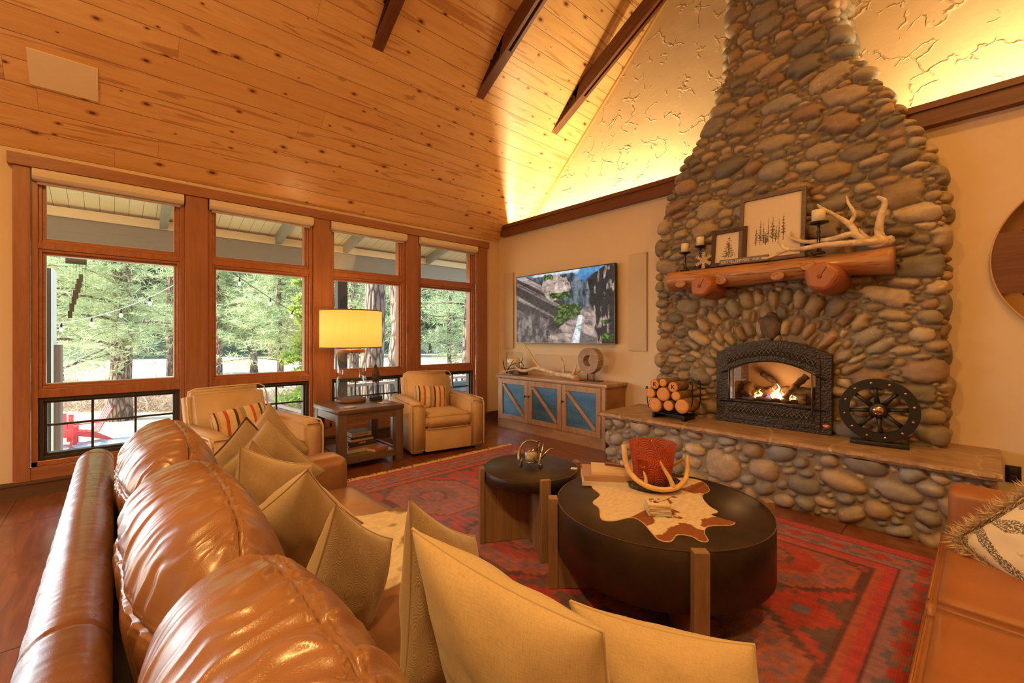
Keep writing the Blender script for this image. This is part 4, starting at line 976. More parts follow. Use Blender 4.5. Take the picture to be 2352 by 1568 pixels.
def armchair(label, loc, rz, plabel, pc, pr_, bl):
    t_ = thing('leather_armchair', label, 'armchair', loc, rz, 'cream leather club armchairs by the windows')
    W = .46; D0, D1 = -.42, .44     # faces +x
    obj('base', MB().box((D0+.04, -W+.16, .05), (D1-.03, W-.16, .30), bev=.02), L_chair, t_)
    for s_ in (-1, 1):
        a = W*s_; b = (W-.175)*s_
        mb = MB(); P_ = [(D0+.02,.035),(D1,.035),(D1,.56),(D1-.03,.60),(D1-.3,.615),(D0+.02,.625)]
        n = len(P_); y0, y1 = min(a,b), max(a,b)
        bm = bmesh.new(); vs = [[bm.verts.new((x,y,z)) for x,z in P_] for y in (y0,y1)]
        bm.faces.new(vs[0]); bm.faces.new(vs[1][::-1])
        for q in range(n): bm.faces.new((vs[0][q],vs[0][(q+1)%n],vs[1][(q+1)%n],vs[1][q]))
        bmesh.ops.recalc_face_normals(bm, faces=bm.faces); bmesh.ops.bevel(bm, geom=bm.edges[:], offset=.028, segments=4, affect='EDGES')
        ar = obj('arm', MB().bm(bm, smooth=True), L_chair, t_)
        mb = MB()
        for z in np.arange(.06,.56,.022): mb.sphere((D1-.004, a-.012*s_, float(z)), .0055, 6, 4)
        for y in np.arange(0,.15,.02): mb.sphere((D1+.001, a-.02*s_-float(y)*s_, .07), .005, 6, 4)
        obj('stitching', mb, M_hide, ar)
        mb = MB(); mb.tube([(D1-.004,a-.006*s_,.05),(D1-.004,a-.006*s_,.55),(D1-.04,a-.006*s_,.598),(D0+.1,a-.006*s_,.618)], .007, 6); obj('piping', mb, M_hide, ar)
    # back: curved slab
    n = 28; u, v = np.meshgrid(np.linspace(-1,1,n), np.linspace(0,1,n)); 
    bm = bmesh.new(); bmesh.ops.create_cube(bm, size=1); bmesh.ops.scale(bm, vec=(.17, .66, .60), verts=bm.verts); bmesh.ops.translate(bm, vec=(0,0,.30), verts=bm.verts)
    bmesh.ops.bevel(bm, geom=[e for e in bm.edges if abs(e.verts[0].co.z-.6) < .01 and abs(e.verts[1].co.z-.6) < .01 or abs(e.verts[0].co.z-e.verts[1].co.z) > .3], offset=.055, segments=5, affect='EDGES')
    bmesh.ops.rotate(bm, cent=(0,0,0), matrix=Matrix.Rotation(R(-13), 3, 'Y'), verts=bm.verts); bmesh.ops.translate(bm, vec=(-.24,0,.30), verts=bm.verts)
    obj('backrest', MB().bm(bm, smooth=True), L_chair, t_)
    mb = MB(); M_ = Matrix.Translation((-.24,0,.30)) @ Matrix.Rotation(R(-13), 4, 'Y'); pts = []
    for y, z in ((-.33,.1),(-.33,.52),(-.315,.575),(-.27,.6),(0,.603),(.27,.6),(.315,.575),(.33,.52),(.33,.1)): pts.append(M_ @ Vector((.083,y,z)))
    mb.tube(pts, .007, 6); obj('back_piping', mb, M_hide, t_)
    # seat cushion (T front) 
    bm = bmesh.new(); bmesh.ops.create_cube(bm, size=1); bmesh.ops.scale(bm, vec=(.66, .565, .16), verts=bm.verts); bmesh.ops.translate(bm, vec=(.125,0,.375), verts=bm.verts)
    bmesh.ops.bevel(bm, geom=bm.edges[:], offset=.03, segments=4, affect='EDGES'); bmesh.ops.subdivide_edges(bm, edges=[e for e in bm.edges if e.calc_length() > .15], cuts=12, use_grid_fill=True)
    for v_ in bm.verts:
        if v_.co.z > .42: v_.co.z += .03*math.cos((v_.co.x-.125)/.66*PI)*math.cos(v_.co.y/.565*PI)
    sc = obj('seat_cushion', MB().bm(bm, smooth=True), L_chair, t_)
    mb = MB()
    for z in (.445, .30): mb.tube([(.2,-.27,z),(.44,-.272,z),(.453,-.25,z),(.453,.25,z),(.44,.272,z),(.2,.27,z)], .005, 6)
    obj('piping', mb, L_chair, sc)
    obj('front_panel', MB().box((D1-.05, -W+.17, .04), (D1-.005, W-.17, .285), bev=.012), L_chair, t_)
    for x in (-.33,.33):
        for y in (-.36,.36): obj('foot', MB().cyl((x,y,0),(x,y,.045),.025), plain('dark_foot', (.03,.018,.01), .4), t_)
    M_ = Matrix.Translation(loc) @ Matrix.Rotation(rz, 4, 'Z')
    c = M_ @ Vector(pc); ax = (M_.to_3x3() @ Vector((pr_[0], pr_[1], pr_[2]))); up = M_.to_3x3() @ Vector(bl)
    pillow('striped_pillow', plabel, c+up/2-ax/2, ax, -up, .07, M_kilim, 'striped kilim pillows on the armchairs', 5, pinch=.03)
armchair('cream leather armchair left of the side table, half hidden behind the sofa pillows', (-4.36, .84, 0), R(15.7),
    'striped red, black and cream pillow tilted on the left armchair', (-.03, -.02, .60), (0, .46, .05), (-.10, 0, .27))
armchair('cream leather armchair in the corner beside the low wooden cabinet', (-4.66, 2.97, 0), R(-11),
    'striped orange pillow propped up on the armchair near the cabinet', (-.03, -.06, .60), (.02, .42, -.03), (-.10, .03, .27))
# ============================================================ helpers for small things
def onwall(px_, py_, Y):   # point on the vertical plane y = Y
    r = _F + _Rt*((px_-1176)/996) + Vector((0,0,1))*((774-py_)/996); k = Y/r.y; return Vector((r.x*k, Y, 1.35+r.z*k))
def text(name, s_, size, mat, parent, loc, rot, depth=.001, align='CENTER', font=None, shear=0, bold=0):
    cu = bpy.data.curves.new(name, 'FONT'); cu.body = s_; cu.size = size; cu.extrude = depth; cu.align_x = align; cu.align_y = 'CENTER'; cu.shear = shear; cu.offset = bold
    tmp = bpy.data.objects.new('tmp', cu); COL.objects.link(tmp); bpy.context.view_layer.update()
    me = bpy.data.meshes.new_from_object(tmp.evaluated_get(bpy.context.evaluated_depsgraph_get())); bpy.data.objects.remove(tmp)
    return link(name, me, mat, parent, loc, rot)
def smooth_path(P, n=6):
    P = [Vector(p) for p in P]; out = []
    for i in range(len(P)-1):
        a, b, c, d = P[max(0,i-1)], P[i], P[i+1], P[min(len(P)-1,i+2)]
        for k in range(n):
            t_ = k/n; out.append(.5*((2*b)+(c-a)*t_+(2*a-5*b+4*c-d)*t_*t_+(3*b-a-3*c+d)*t_**3))
    return out+[P[-1]]
def antler_mb(mb, P, r0, r1, n=10, tip=True):
    pts = smooth_path(P); m = len(pts)
    rad = [(r0+(r1-r0)*(k/(m-1)))*(1 if k < m-3 or not tip else (m-k)/3.6) for k in range(m)]
    rad = [max(.0012, q*(1+.05*math.sin(k*2.3))) for k, q in enumerate(rad)]
    return mb.tube(pts, rad, n)
t = NT('antler_bone'); M_antler = t.pbr(t.ramp(t.noise(14, 5, t.co('Object', (1,1,1)), .6, .8), [(.3,(.40,.27,.16)),(.5,(.64,.50,.34)),(.7,(.78,.66,.49))]), .45, normal=t.bump(t.noise(60,4), .4, .003))
t = NT('antler_gold'); M_antler2 = t.pbr(t.ramp(t.noise(12, 5), [(.3,(.50,.28,.10)),(.6,(.72,.48,.22))]), .38, normal=t.bump(t.noise(60,4), .3, .002))
M_chrome = plain('antique_silver', (.32,.27,.20), .22, 1.0)
M_wax = plain('cream_wax', (.78,.68,.48), .5, Subsurface_Weight=.3)
M_clear = thin_glass('clear_glass', (.95,.98,.97), 1.6, .01)
M_black = plain('matte_black', (.012,.011,.010), .42)
M_paper = plain('page_paper', (.66,.56,.40), .8)

# ============================================================ rug
def rug():
    x0, x1, y0, y1 = -3.97, -.02, .28, 3.64; rs = .0125
    xs = np.arange(x0, x1, rs); ys = np.arange(y0, y1, rs); X, Y = np.meshgrid(xs, ys)
    u = X-x0; v = Y-y0; W_, H_ = x1-x0, y1-y0; ed = np.minimum(np.minimum(u, W_-u)*1.0, np.minimum(v, H_-v))
    red = np.array((.40,.020,.016)); mag = np.array((.50,.035,.075)); blue = np.array((.075,.14,.27)); teal = np.array((.07,.12,.14)); nav = np.array((.018,.02,.04)); rose = np.array((.36,.10,.09)); gold = np.array((.40,.13,.07)); pur = np.array((.32,.19,.32))
    q = .03; wx = .03*(fbm(X*5,Y*5,91,2)-.5); wy = .03*(fbm(X*5,Y*5,95,2)-.5); xs_ = np.floor((X+wx)/q)*q; ys_ = np.floor((Y+wy)/q)*q      # stepped, woven outlines
    def C(c): return np.array(c)[None,None,:]
    n_big = fbm(X*1.1, Y*1.1, 3, 3)[...,None]
    col = C(red)*(1-n_big*.5)+C(mag)*n_big*.5
    # field: two rows of stepped octagonal medallions with nested outlines
    mx, my = 1.12, 1.02; cx_ = (np.floor((xs_-x0-.25)/mx)+.5)*mx+x0+.25; cy_ = (np.floor((ys_-y0-.16)/my)+.5)*my+y0+.16
    dx = np.abs(xs_-cx_); dy = np.abs(ys_-cy_); m = np.maximum(np.maximum(dx*.95, dy*1.12), (dx+dy*1.1)*.70)
    par = (np.floor((xs_-x0)/mx)+np.floor((ys_-y0)/my)) % 2
    def band(a, b, c, f=1.0):
        nonlocal col
        k = ((m > a) & (m < b))[...,None]; col = np.where(k, C(c)*f+col*(1-f), col)
    band(.39,.43,nav); band(.365,.39,gold,.7); band(.25,.365,blue,.75)
    k = (((m > .25) & (m < .365)) & (((np.floor(X/.06)+np.floor(Y/.06)) % 2) > 0))[...,None]; col = np.where(k, C(rose), col)
    band(.225,.25,gold,.8); band(.12,.225,red); k = ((m < .225) & (par > 0))[...,None]; col = np.where(k, C(teal)*.8+C(rose)*.2, col)
    band(.10,.125,nav); band(.05,.10,rose,.8); band(0,.05,blue)
    # scattered branching motifs
    fx = (X/.31) % 1-.5; fy = (Y/.31) % 1-.5; qx = np.floor(np.abs(fx)*11)/11; qy = np.floor(np.abs(fy)*11)/11
    star = ((qx+qy) < .36) & ((np.abs(qx-qy) < .07) | (qx < .05) | (qy < .05)) & (m > .44); col = np.where(star[...,None], C(nav)*.6+C(teal)*.4, col)
    fx2 = ((X+.15)/.31) % 1-.5; fy2 = ((Y+.15)/.31) % 1-.5; dot = (np.maximum(np.abs(fx2), np.abs(fy2)) < .12) & (m > .45); col = np.where(dot[...,None], C(blue), col)
    # borders
    def bord(a, b, c, f=1.0):
        nonlocal col
        k = ((ed >= a) & (ed < b))[...,None]; col = np.where(k, C(c)*f+col*(1-f), col)
    bord(.40,.425,nav); bord(.0,.40,mag,.9); bord(.37,.40,gold,.6); bord(.12,.30,pur*.9,.95)
    s_ = np.where(np.minimum(u,W_-u) < np.minimum(v,H_-v), v, u); f = (np.floor(s_/.04)*.04/.22) % 1; g = np.abs(ed-.21)
    k = ((g < .085*(1-np.abs(f-.5)*2)) & (ed < .3))[...,None]; col = np.where(k, C(blue), col)
    k = ((g < .03) & (np.abs(f-.5) < .2))[...,None]; col = np.where(k, C(rose), col)
    k = ((g < .085*(np.abs(f-.5)*2-.4)) )[...,None]; col = np.where(k & ((ed > .12) & (ed < .3))[...,None], C(red), col)
    bord(.105,.12,nav); bord(.30,.315,nav); bord(.0,.02,nav*1.5)
    # worn pile: bluish-grey abrasion stripes along the weft, stronger near the hearth side
    wear = np.clip((fbm(X*1.0, Y*1.0+5, 12, 3)-.36)*3.0, 0, 1)[...,None]*.5*(vnoise(X*14, Y*180, 3)[...,None]*.9+.2)
    col = col*(1-wear)+C((.36,.24,.30))*wear
    sm = fbm(X*3,Y*3,44,3)[...,None]; base_ = C(red)*.8+C(mag)*.2; mxx = .04+.26*sm; col = col*(1-mxx)+base_*mxx; col = col*(.66+.55*fbm(X*45, Y*45, 2, 3)[...,None])*(.85+.3*vnoise(X*6, Y*70, 4)[...,None])
    Z = .013+.0012*vnoise(X*40, Y*40, 1)+.003*fbm(X*1.5, Y*1.5, 6, 2)
    V = np.stack([X, Y, Z], -1).reshape(-1,3)
    t_ = thing('persian_rug', 'faded red Persian rug with blue and rose medallions under the coffee tables', 'rug')
    t = NT('rug_pile'); a = t.n('ShaderNodeVertexColor', layer_name='Col').outputs[0]; wv = t.n('ShaderNodeTexWave', i_Scale=34.0, i_Distortion=.6, i_Vector=t.co('Object')); wv.bands_direction = 'X'
    M_ = t.pbr(a, .95, normal=t.bump(t.math('ADD', wv.outputs[0], t.noise(150,3)), .5, .004), Sheen_Weight=.15)
    link('pile', np_mesh('pile', V, grid_faces(len(xs), len(ys)), col.reshape(-1,3)), M_, t_)
    obj('backing', MB().box((x0+.005,y0+.005,.001),(x1-.005,y1-.005,.010)), plain('rug_edge', (.16,.05,.03), .9), t_)
    rg = random.Random(3); mb = MB()
    for k in range(310):
        y = y0+(y1-y0)*k/310; L = rg.uniform(.05,.10); dy = rg.uniform(-.025,.025); h = rg.uniform(.006,.018)
        mb.tube([(x0+.004,y,.009),(x0-L*.4,y+dy*.6,h+.006),(x0-L,y+dy,.004)], [.008,.008,.005], 5)
    tag(obj('fringe', mb, plain('rug_fringe', (.62,.44,.22), .95), t_, fix=False), kind='stuff')
rug()

# ============================================================ low cabinet
t = NT('cabinet_wood'); g1 = t.noise(1.5, 5, t.co('Object', (2.0,8,8)), .6, 1.0); M_cabH = t.pbr(t.ramp(g1, [(.3,(.34,.20,.115)),(.7,(.50,.33,.21))]), .36, Coat_Weight=.2)
t = NT('cabinet_wood_v'); g1 = t.noise(1.5, 5, t.co('Object', (9,9,1.6)), .6, 1.0); M_cabV = t.pbr(t.ramp(g1, [(.3,(.34,.20,.115)),(.7,(.50,.33,.21))]), .36, Coat_Weight=.2)
t = NT('cabinet_side'); g1 = t.noise(1.5, 5, t.co('Object', (8,2,8)), .6, 1.0); M_cabS = t.pbr(t.ramp(g1, [(.3,(.30,.13,.045)),(.7,(.44,.20,.07))]), .36)
t = NT('punched_blue_metal'); mp = t.n('ShaderNodeMapping', i_Vector=t.co('Object')); mp.inputs['Scale'].default_value = (70,1,82); vv = t.vor(1.0, mp.outputs[0], 'F1', 'Distance', .12)
gg = t.noise(2.0, 4, t.co('Object', (1,1,4)), .6)
M_blue = t.pbr(t.mix(t.ramp(vv, [(.25,1.0),(.4,0.0)]), t.ramp(gg, [(.3,(.05,.17,.36)),(.7,(.15,.36,.58))]), (.012,.03,.08)), .38, .35, normal=t.bump(vv, .6, .004))
cab = thing('low_cabinet', 'low wooden media cabinet with three blue mesh doors and diagonal bars', 'cabinet', (-5.0, 4.30, 0))
CL = 1.99
obj('body', MB().box((.02,.0,.0),(CL-.03,.40,.75)), M_cabS, cab, bevel=.003)
obj('top', MB().box((-.03,-.03,.745),(CL,.41,.785), bev=.004), M_cabH, cab)
mb = MB(); mb.box((.015,-.012,0),(CL-.025,.0,.135)); obj('plinth', mb, M_cabH, cab, bevel=.003)
mb = MB(); mb.box((.02,-.02,.0),(.05,.01,.745)); obj('stile', mb, M_cabV, cab)
mb = MB(); mb.box((CL-.085,-.02,.0),(CL-.028,.012,.745)); obj('stile', mb, M_cabV, cab, bevel=.004)
dx0 = .052; dw = (CL-.085-dx0)/3
for k in range(3):
    a0 = dx0+k*dw+.004; a1 = dx0+(k+1)*dw-.004; z0, z1 = .14, .735; w_ = .07
    mb = MB(); mb.box((a0,-.03,z0),(a0+w_,-.004,z1)); mb.box((a1-w_,-.03,z0),(a1,-.004,z1)); mb.box((a0+w_,-.03,z0),(a1-w_,-.004,z0+w_)); mb.box((a0+w_,-.03,z1-w_),(a1-w_,-.004,z1))
    dr = obj('door', mb, M_cabV, cab, bevel=.003)
    pnl = obj('mesh_panel', MB().box((a0+w_-.01,-.014,z0+w_-.01),(a1-w_+.01,-.008,z1-w_+.01)), M_blue, dr)
    p0 = Vector((a0+w_+.005,0,z1-w_)); p1 = Vector((a1-w_-.005,0,z0+w_)); d_ = (p1-p0).normalized(); n_ = Vector((-d_.z,0,d_.x))*.036
    V = []
    for y in (-.032,-.015): V += [tuple(p0-n_+Vector((0,y,0))),tuple(p0+n_+Vector((0,y,0))),tuple(p1+n_+Vector((0,y,0))),tuple(p1-n_+Vector((0,y,0)))]
    # clip the bar ends to the opening
    cl = lambda q: (min(max(q[0],a0+w_-.002),a1-w_+.002), q[1], min(max(q[2],z0+w_-.002),z1-w_+.002))
    mb = MB(); mb.add([cl(q) for q in V], [(0,1,2,3),(7,6,5,4),(0,4,5,1),(1,5,6,2),(2,6,7,3),(3,7,4,0)]); obj('diagonal_bar', mb, M_cabH, dr, bevel=.002)
    kx = a1-.03 if k == 0 else a0+.03; kz = .52
    mb = MB(); mb.cyl((kx,-.03,kz),(kx,-.055,kz),.007,n=8); mb.sphere((kx,-.062,kz),.013,10,8,(1.0,.7,1.5)); obj('knob', mb, plain('pewter_knob', (.06,.055,.05), .3, 1.0), dr)

# ============================================================ television with a picture of a rocky waterfall gorge
def tv():
    x0, x1, z0, z1, Y = -4.95, -3.14, 1.262, 2.285, 4.635
    t_ = thing('television', 'large flat wall television showing a waterfall between rocky cliffs', 'television', (x0, Y, z0))
    W_, H_ = x1-x0, z1-z0
    obj('casing', MB().box((0,0,0),(W_,.05,H_)), plain('tv_black', (.012,.011,.010), .3), t_, bevel=.004)
    mb = MB(); mb.ring([(0,0),(W_,0),(W_,H_),(0,H_)], [(.009,.009),(W_-.009,.009),(W_-.009,H_-.009),(.009,H_-.009)], 0, .008, Matrix.Rotation(R(90),4,'X')); obj('bezel', mb, plain('tv_bezel', (.10,.085,.07), .3, .8), t_)
    rs = .006; u, v = np.meshgrid(np.arange(.009, W_-.009, rs), np.arange(.009, H_-.009, rs)); s_ = u/W_; q = v/H_
    n1 = fbm(s_*7, q*5, 31, 5); n2 = fbm(s_*22, q*16, 37, 4); n3 = fbm(s_*9+q*14, q*4-s_*6, 41, 4)
    def C(c): return np.array(c)[None,None,:]
    def mixm(col, m, c): m = np.clip(m,0,1)[...,None]; return col*(1-m)+c*m
    rock = C((.12,.10,.10))+C((.30,.24,.21))*np.clip((n2-.42)*3.6,0,1)[...,None]
    col = mixm(np.zeros(s_.shape+(3,))+C((.05,.20,.42)), (q-.80)*4, C((.12,.33,.60)))
    col = mixm(col, (fbm(s_*8,q*6,3,3)-.55)*6, C((.6,.68,.75)))
    # far blue cliff
    e = .95-.0*s_-np.clip(s_-.62,0,1)*1.25+.03*n1; cliff = C((.035,.05,.065))+C((.16,.19,.21))*np.clip((fbm(s_*26,q*6,7,4)-.40)*3.2,0,1)[...,None]
    col = mixm(col, (e-q)*60, cliff)
    # left pale and dark massif
    e2 = .97-1.15*np.clip(s_-.16,0,1)*.9-.10*(s_>.42)*(s_-.42)*4+.05*n1
    strat = fbm(s_*3+q*3, q*16+s_*12, 51, 4)
    left = C((.06,.045,.045))+C((.50,.40,.35))*np.clip((strat-.50)*5,0,1)[...,None]*np.clip(.25+1.3*(q-.35)+.4*(s_>.3),.12,1.1)[...,None]
    col = mixm(col, (e2-q)*50, left)
    k = np.clip((.50-q)*6,0,1)*np.clip((.42-s_)*12,0,1); col = mixm(col, k, C((.075,.06,.058))+C((.20,.15,.14))*np.clip((fbm(s_*24,q*7,61,4)-.45)*4,0,1)[...,None])
    # pale domes in the middle
    d = ((s_-.44)/.12)**2+((q-.76)/.15)**2+3.0*(n1-.5)+1.2*(n2-.5); col = mixm(col, (1-d)*5, C((.42,.32,.27))+C((.3,.25,.22))*np.clip((n2-.45)*4,0,1)[...,None])
    # lower middle pink slope, right dark wall
    e3 = .10+.95*np.clip(s_-.38,0,1)*1.1+.03*n1; m3 = (e3-q)*40*(s_>.37); col = mixm(col, np.where(s_>.37, m3, 0), C((.16,.125,.115))+C((.34,.25,.21))*np.clip((n3-.44)*4,0,1)[...,None])
    e4 = .78+.013*np.sin(q*20)-.10*(q-.5)+.05*(n1-.5); m4 = (s_-e4)*40*np.clip((1.06-.4*(1-s_)*2-q)*20,0,1); col = mixm(col, m4, C((.035,.03,.03))+C((.42,.30,.25))*np.clip((fbm(s_*34,q*7,71,4)-.55)*7,0,1)[...,None])
    # trees
    for (cx_, cz_, rx, rz) in ((.50,.66,.13,.05),(.58,.44,.14,.10),(.50,.33,.07,.09),(.36,.93,.06,.05),(.92,.28,.05,.04),(.93,.08,.07,.06)):
        d = ((s_-cx_)/rx)**2+((q-cz_)/rz)**2+2.2*(n2-.5); col = mixm(col, (1-d)*3, C((.03,.06,.015))+C((.14,.18,.04))*np.clip((fbm(s_*60,q*40,5,3)-.45)*4,0,1)[...,None])
    # waterfall
    cx_ = .665-.05*np.clip(.36-q,0,1)/.36; hw = .022+.055*np.clip(.37-q,0,.37); d = np.abs(s_-cx_-.03)/hw
    col = mixm(col, (1-d)*4*(q < .37+.01*n2), C((.72,.76,.80))*(.85+.3*fbm(s_*60,q*8,9,3)[...,None]))
    crk = np.abs(fbm(s_*9+3*n1, q*9, 83, 4)-.5) < .018; col = np.where((crk & (q < .93))[...,None], col*.45, col); col = col*(.55+.75*fbm(s_*50, q*34, 91, 3)[...,None])
    V = np.stack([u, np.full_like(u,-.002), v], -1).reshape(-1,3)
    M_ = NT('tv_picture'); a = M_.n('ShaderNodeVertexColor', layer_name='Col').outputs[0]
    mt = M_.pbr((.01,.01,.01), .35, Emission_Color=a, Emission_Strength=1.0, Specular_IOR_Level=.08)
    link('screen', np_mesh('screen', V, grid_faces(u.shape[1], u.shape[0])[:, ::-1], col.reshape(-1,3), False), mt, t_)
    obj('wall_mount', MB().box((W_*.35,.05,H_*.3),(W_*.65,.083,H_*.7)), M_black, t_)
tv()
M_spk = plain('beige_grille', (.60,.47,.33), .8)
for nm, lb, b0, b1 in (('wall_speaker', 'tall narrow beige speaker panel between the television and the stone chimney', (-2.99, 4.700, 1.18), (-2.74, 4.719, 2.37)),
                       ('wall_speaker', 'tall narrow beige speaker panel left of the television near the corner', (-5.33, 4.700, 1.17), (-5.10, 4.719, 2.38)),
                       ('wall_speaker', 'low wide beige speaker panel on the wall right above the cabinet', (-4.62, 4.700, .86), (-3.52, 4.719, 1.09))):
    t_ = thing(nm, lb, 'speaker', b0); d_ = Vector(b1)-Vector(b0)
    obj('grille', MB().box((.004,-.002,.004), (d_.x-.004, d_.y, d_.z-.004)), M_spk, t_, bevel=.002); obj('frame', MB().box((0,.004,0), tuple(d_)), plain('beige_frame', (.45,.33,.21), .7), t_)

# ============================================================ things on the cabinet
CZ = .785
hc = thing('hurricane_candle_holder', 'glass hurricane candle holder with twig trim, on the left end of the cabinet', 'candle holder', (-4.86, 4.50, CZ))
obj('box_base', MB().box((-.02,-.10,0),(.20,.10,.10), bev=.005), plain('brown_box', (.13,.075,.035), .5), hc)
mb = MB(); mb.lathe([(.125,.012),(.13,.012),(.13,.34),(.125,.34)], 32, cap=False); obj('glass_cylinder', mb, M_clear, hc)
mb = MB(); mb.lathe([(.115,.0),(.115,.012),(.0001,.012)], 32); obj('glass_foot', mb, plain('milk_glass', (.55,.62,.66), .15), hc)
cd = obj('candle', MB().lathe([(.085,.013),(.085,.235),(.08,.24),(.02,.232),(.0001,.23)], 28), M_wax, hc)
for a in (0,2.1,4.2): obj('wick', MB().cyl((.04*math.cos(a),.04*math.sin(a),.225),(.04*math.cos(a),.04*math.sin(a),.25),.002,n=5), M_black, cd)
mb = MB()
for P_, r_0 in (([(-.02,-.13,.02),(.02,-.15,.08),(.10,-.16,.15),(.2,-.15,.18),(.28,-.13,.20),(.33,-.12,.27)],.009), ([(.08,-.155,.135),(.13,-.16,.20),(.17,-.16,.235)],.006), ([(.28,-.13,.20),(.33,-.13,.17),(.34,-.13,.12)],.006),
              ([(-.02,-.13,.02),(-.06,-.14,.08),(-.10,-.13,.15),(-.15,-.11,.18)],.009), ([(-.09,-.13,.13),(-.08,-.15,.21)],.006), ([(-.11,-.12,.16),(-.12,-.13,.23)],.005)):
    antler_mb(mb, P_, r_0, r_0*.5, 7)
obj('twig_trim', mb, M_brz, hc)
ca = thing('shed_antler', 'long pale elk antler lying along the top of the wooden cabinet', 'antler', (-4.55, 4.44, CZ))
mb = MB()
antler_mb(mb, [(.98,-.05,.035),(.86,-.02,.05),(.62,.02,.055),(.42,.03,.085),(.22,.0,.12),(.02,-.03,.075),(-.14,-.02,.09),(-.28,.03,.17),(-.32,.04,.24)], .037, .013)
antler_mb(mb, [(.30,.02,.11),(.22,.0,.19),(.12,-.02,.32),(.02,-.03,.44),(-.01,-.03,.47)], .024, .008); antler_mb(mb, [(.70,.02,.06),(.69,.05,.16),(.64,.07,.25),(.62,.07,.30)], .020, .007)
antler_mb(mb, [(.88,-.02,.06),(.97,.02,.12),(1.0,.05,.2),(.97,.08,.30),(.93,.1,.38)], .026, .008); antler_mb(mb, [(.90,-.05,.05),(.94,-.03,.12),(.94,-.0,.19),(.93,.01,.22)], .02, .007)
antler_mb(mb, [(-.10,-.02,.09),(-.20,-.06,.08),(-.34,-.10,.05),(-.46,-.14,.016)], .016, .006)
obj('antler', mb, M_antler, ca)
mb = MB(); M_ = Matrix.Translation((1.0,-.055,.036)) @ Matrix.Rotation(R(90),4,'X') @ Matrix.Rotation(R(35),4,'Y'); mb.lathe([(.042,-.012),(.046,.0),(.040,.010)], 14, M_); obj('burr', mb, plain('antler_cut', (.38,.24,.12), .6), ca)
wr_ = thing('wooden_ring_sculpture', 'round driftwood ring sculpture on a small metal stand, right end of the cabinet', 'sculpture', (-3.42, 4.50, CZ))
def annulus(mb, r0, r1, t0, M, n=56, wob=0.0, seed=0):
    V = []; F = []; rg = random.Random(seed)
    for i in range(n):
        a = 2*PI*i/n; w1 = 1+wob*math.sin(a*3+seed)+wob*.5*math.sin(a*7); w2 = 1+wob*1.5*math.sin(a*2+1)
        for r, z in ((r0*w2,-t0),(r1*w1*.985,-t0),(r1*w1,-t0*.85),(r1*w1,t0*.85),(r1*w1*.985,t0),(r0*w2,t0)): V.append((r*math.cos(a), r*math.sin(a), z))
    for i in range(n):
        j = (i+1)%n
        for k in range(6): F.append((i*6+k, i*6+(k+1)%6, j*6+(k+1)%6, j*6+k))
    return mb.add(V, F, False, M)
t = NT('weathered_ring'); M_ringw = t.pbr(t.ramp(t.noise(2.4,5,t.co('Object',(2,2,9), rot=(0,.6,0)),.6,1.5), [(.3,(.26,.17,.13)),(.7,(.44,.32,.26))]), .6, normal=t.bump(t.noise(20,4,t.co('Object',(1,1,4))), .4, .006))
obj('base_plate', MB().box((-.16,-.06,0),(.16,.06,.012), bev=.003), plain('dark_steel', (.09,.07,.06), .4, .8), wr_)
for x in (-.045,.055): obj('stand_rod', MB().cyl((x,0,.01),(x,0,.12),.006,n=8), plain('dark_steel2', (.05,.04,.035), .4, .8), wr_)
obj('ring', annulus(MB(), .075, .165, .055, Matrix.Translation((0,0,.265)) @ Matrix.Rotation(R(90),4,'X'), wob=.02), M_ringw, wr_)

# ============================================================ fireplace insert
YF = 4.375
ins = thing('fireplace_insert', 'arched black gas fireplace insert with burning logs, set in the stone chimney', 'fireplace', (IX, YF, HZ))
def archz(x, w_, zt, drop): return zt-drop*(x/w_)**2
def arch_poly(w_, z0, zt, drop, n=24): return [(-w_, z0), (w_, z0)] + [(w_-2*w_*k/n, archz(w_-2*w_*k/n, w_, zt, drop)) for k in range(n+1)]
t = NT('hammered_iron'); hm = t.vor(75, None, 'SMOOTH_F1'); M_ham = t.pbr((.045,.032,.026), .42, .55, normal=t.bump(hm, .9, .006))
XZ = Matrix.Rotation(R(90),4,'X')           # (x, y) drawn flat -> (x, z) upright, thickness towards -y
out = arch_poly(.462, .003, .785, .120); inn = arch_poly(.375, .215, .605, .085)
obj('surround', MB().ring(out, inn, -.05, .028, XZ), M_ham, ins, bevel=.003)
# door frame plate, proud of the surround
out2 = arch_poly(.385, .045, .715, .098); inn2 = arch_poly(.352, .228, .590, .080)
dr = obj('door_frame', MB().ring(out2, inn2, .028, .040, XZ), M_ham, ins, bevel=.003)
M_void = plain('slot_shade', (.004,.0035,.003), .8)  # near-black sheet behind the lattice paints the dark of the slots
def lattice(mb_bg, mb, f0, f1, xa, xb, y, n):
    for k in range(n):
        x0 = xa+(xb-xa)*k/n; x1 = xa+(xb-xa)*(k+1)/n
        mb.tube([(x0,y,f0(x0)),(x1,y,f1(x1))], .0028, 4); mb.tube([(x0,y,f1(x0)),(x1,y,f0(x1))], .0028, 4)
    m = 24; V = []; F = []
    for k in range(m+1):
        x = xa+(xb-xa)*k/m; V += [(x,y+.004,f0(x)),(x,y+.004,f1(x)),(x,y+.0055,f0(x)),(x,y+.0055,f1(x))]
    for k in range(m): F += [(4*k,4*k+4,4*k+5,4*k+1),(4*k+2,4*k+3,4*k+7,4*k+6),(4*k,4*k+2,4*k+6,4*k+4),(4*k+1,4*k+5,4*k+7,4*k+3)]
    mb_bg.add(V, F)
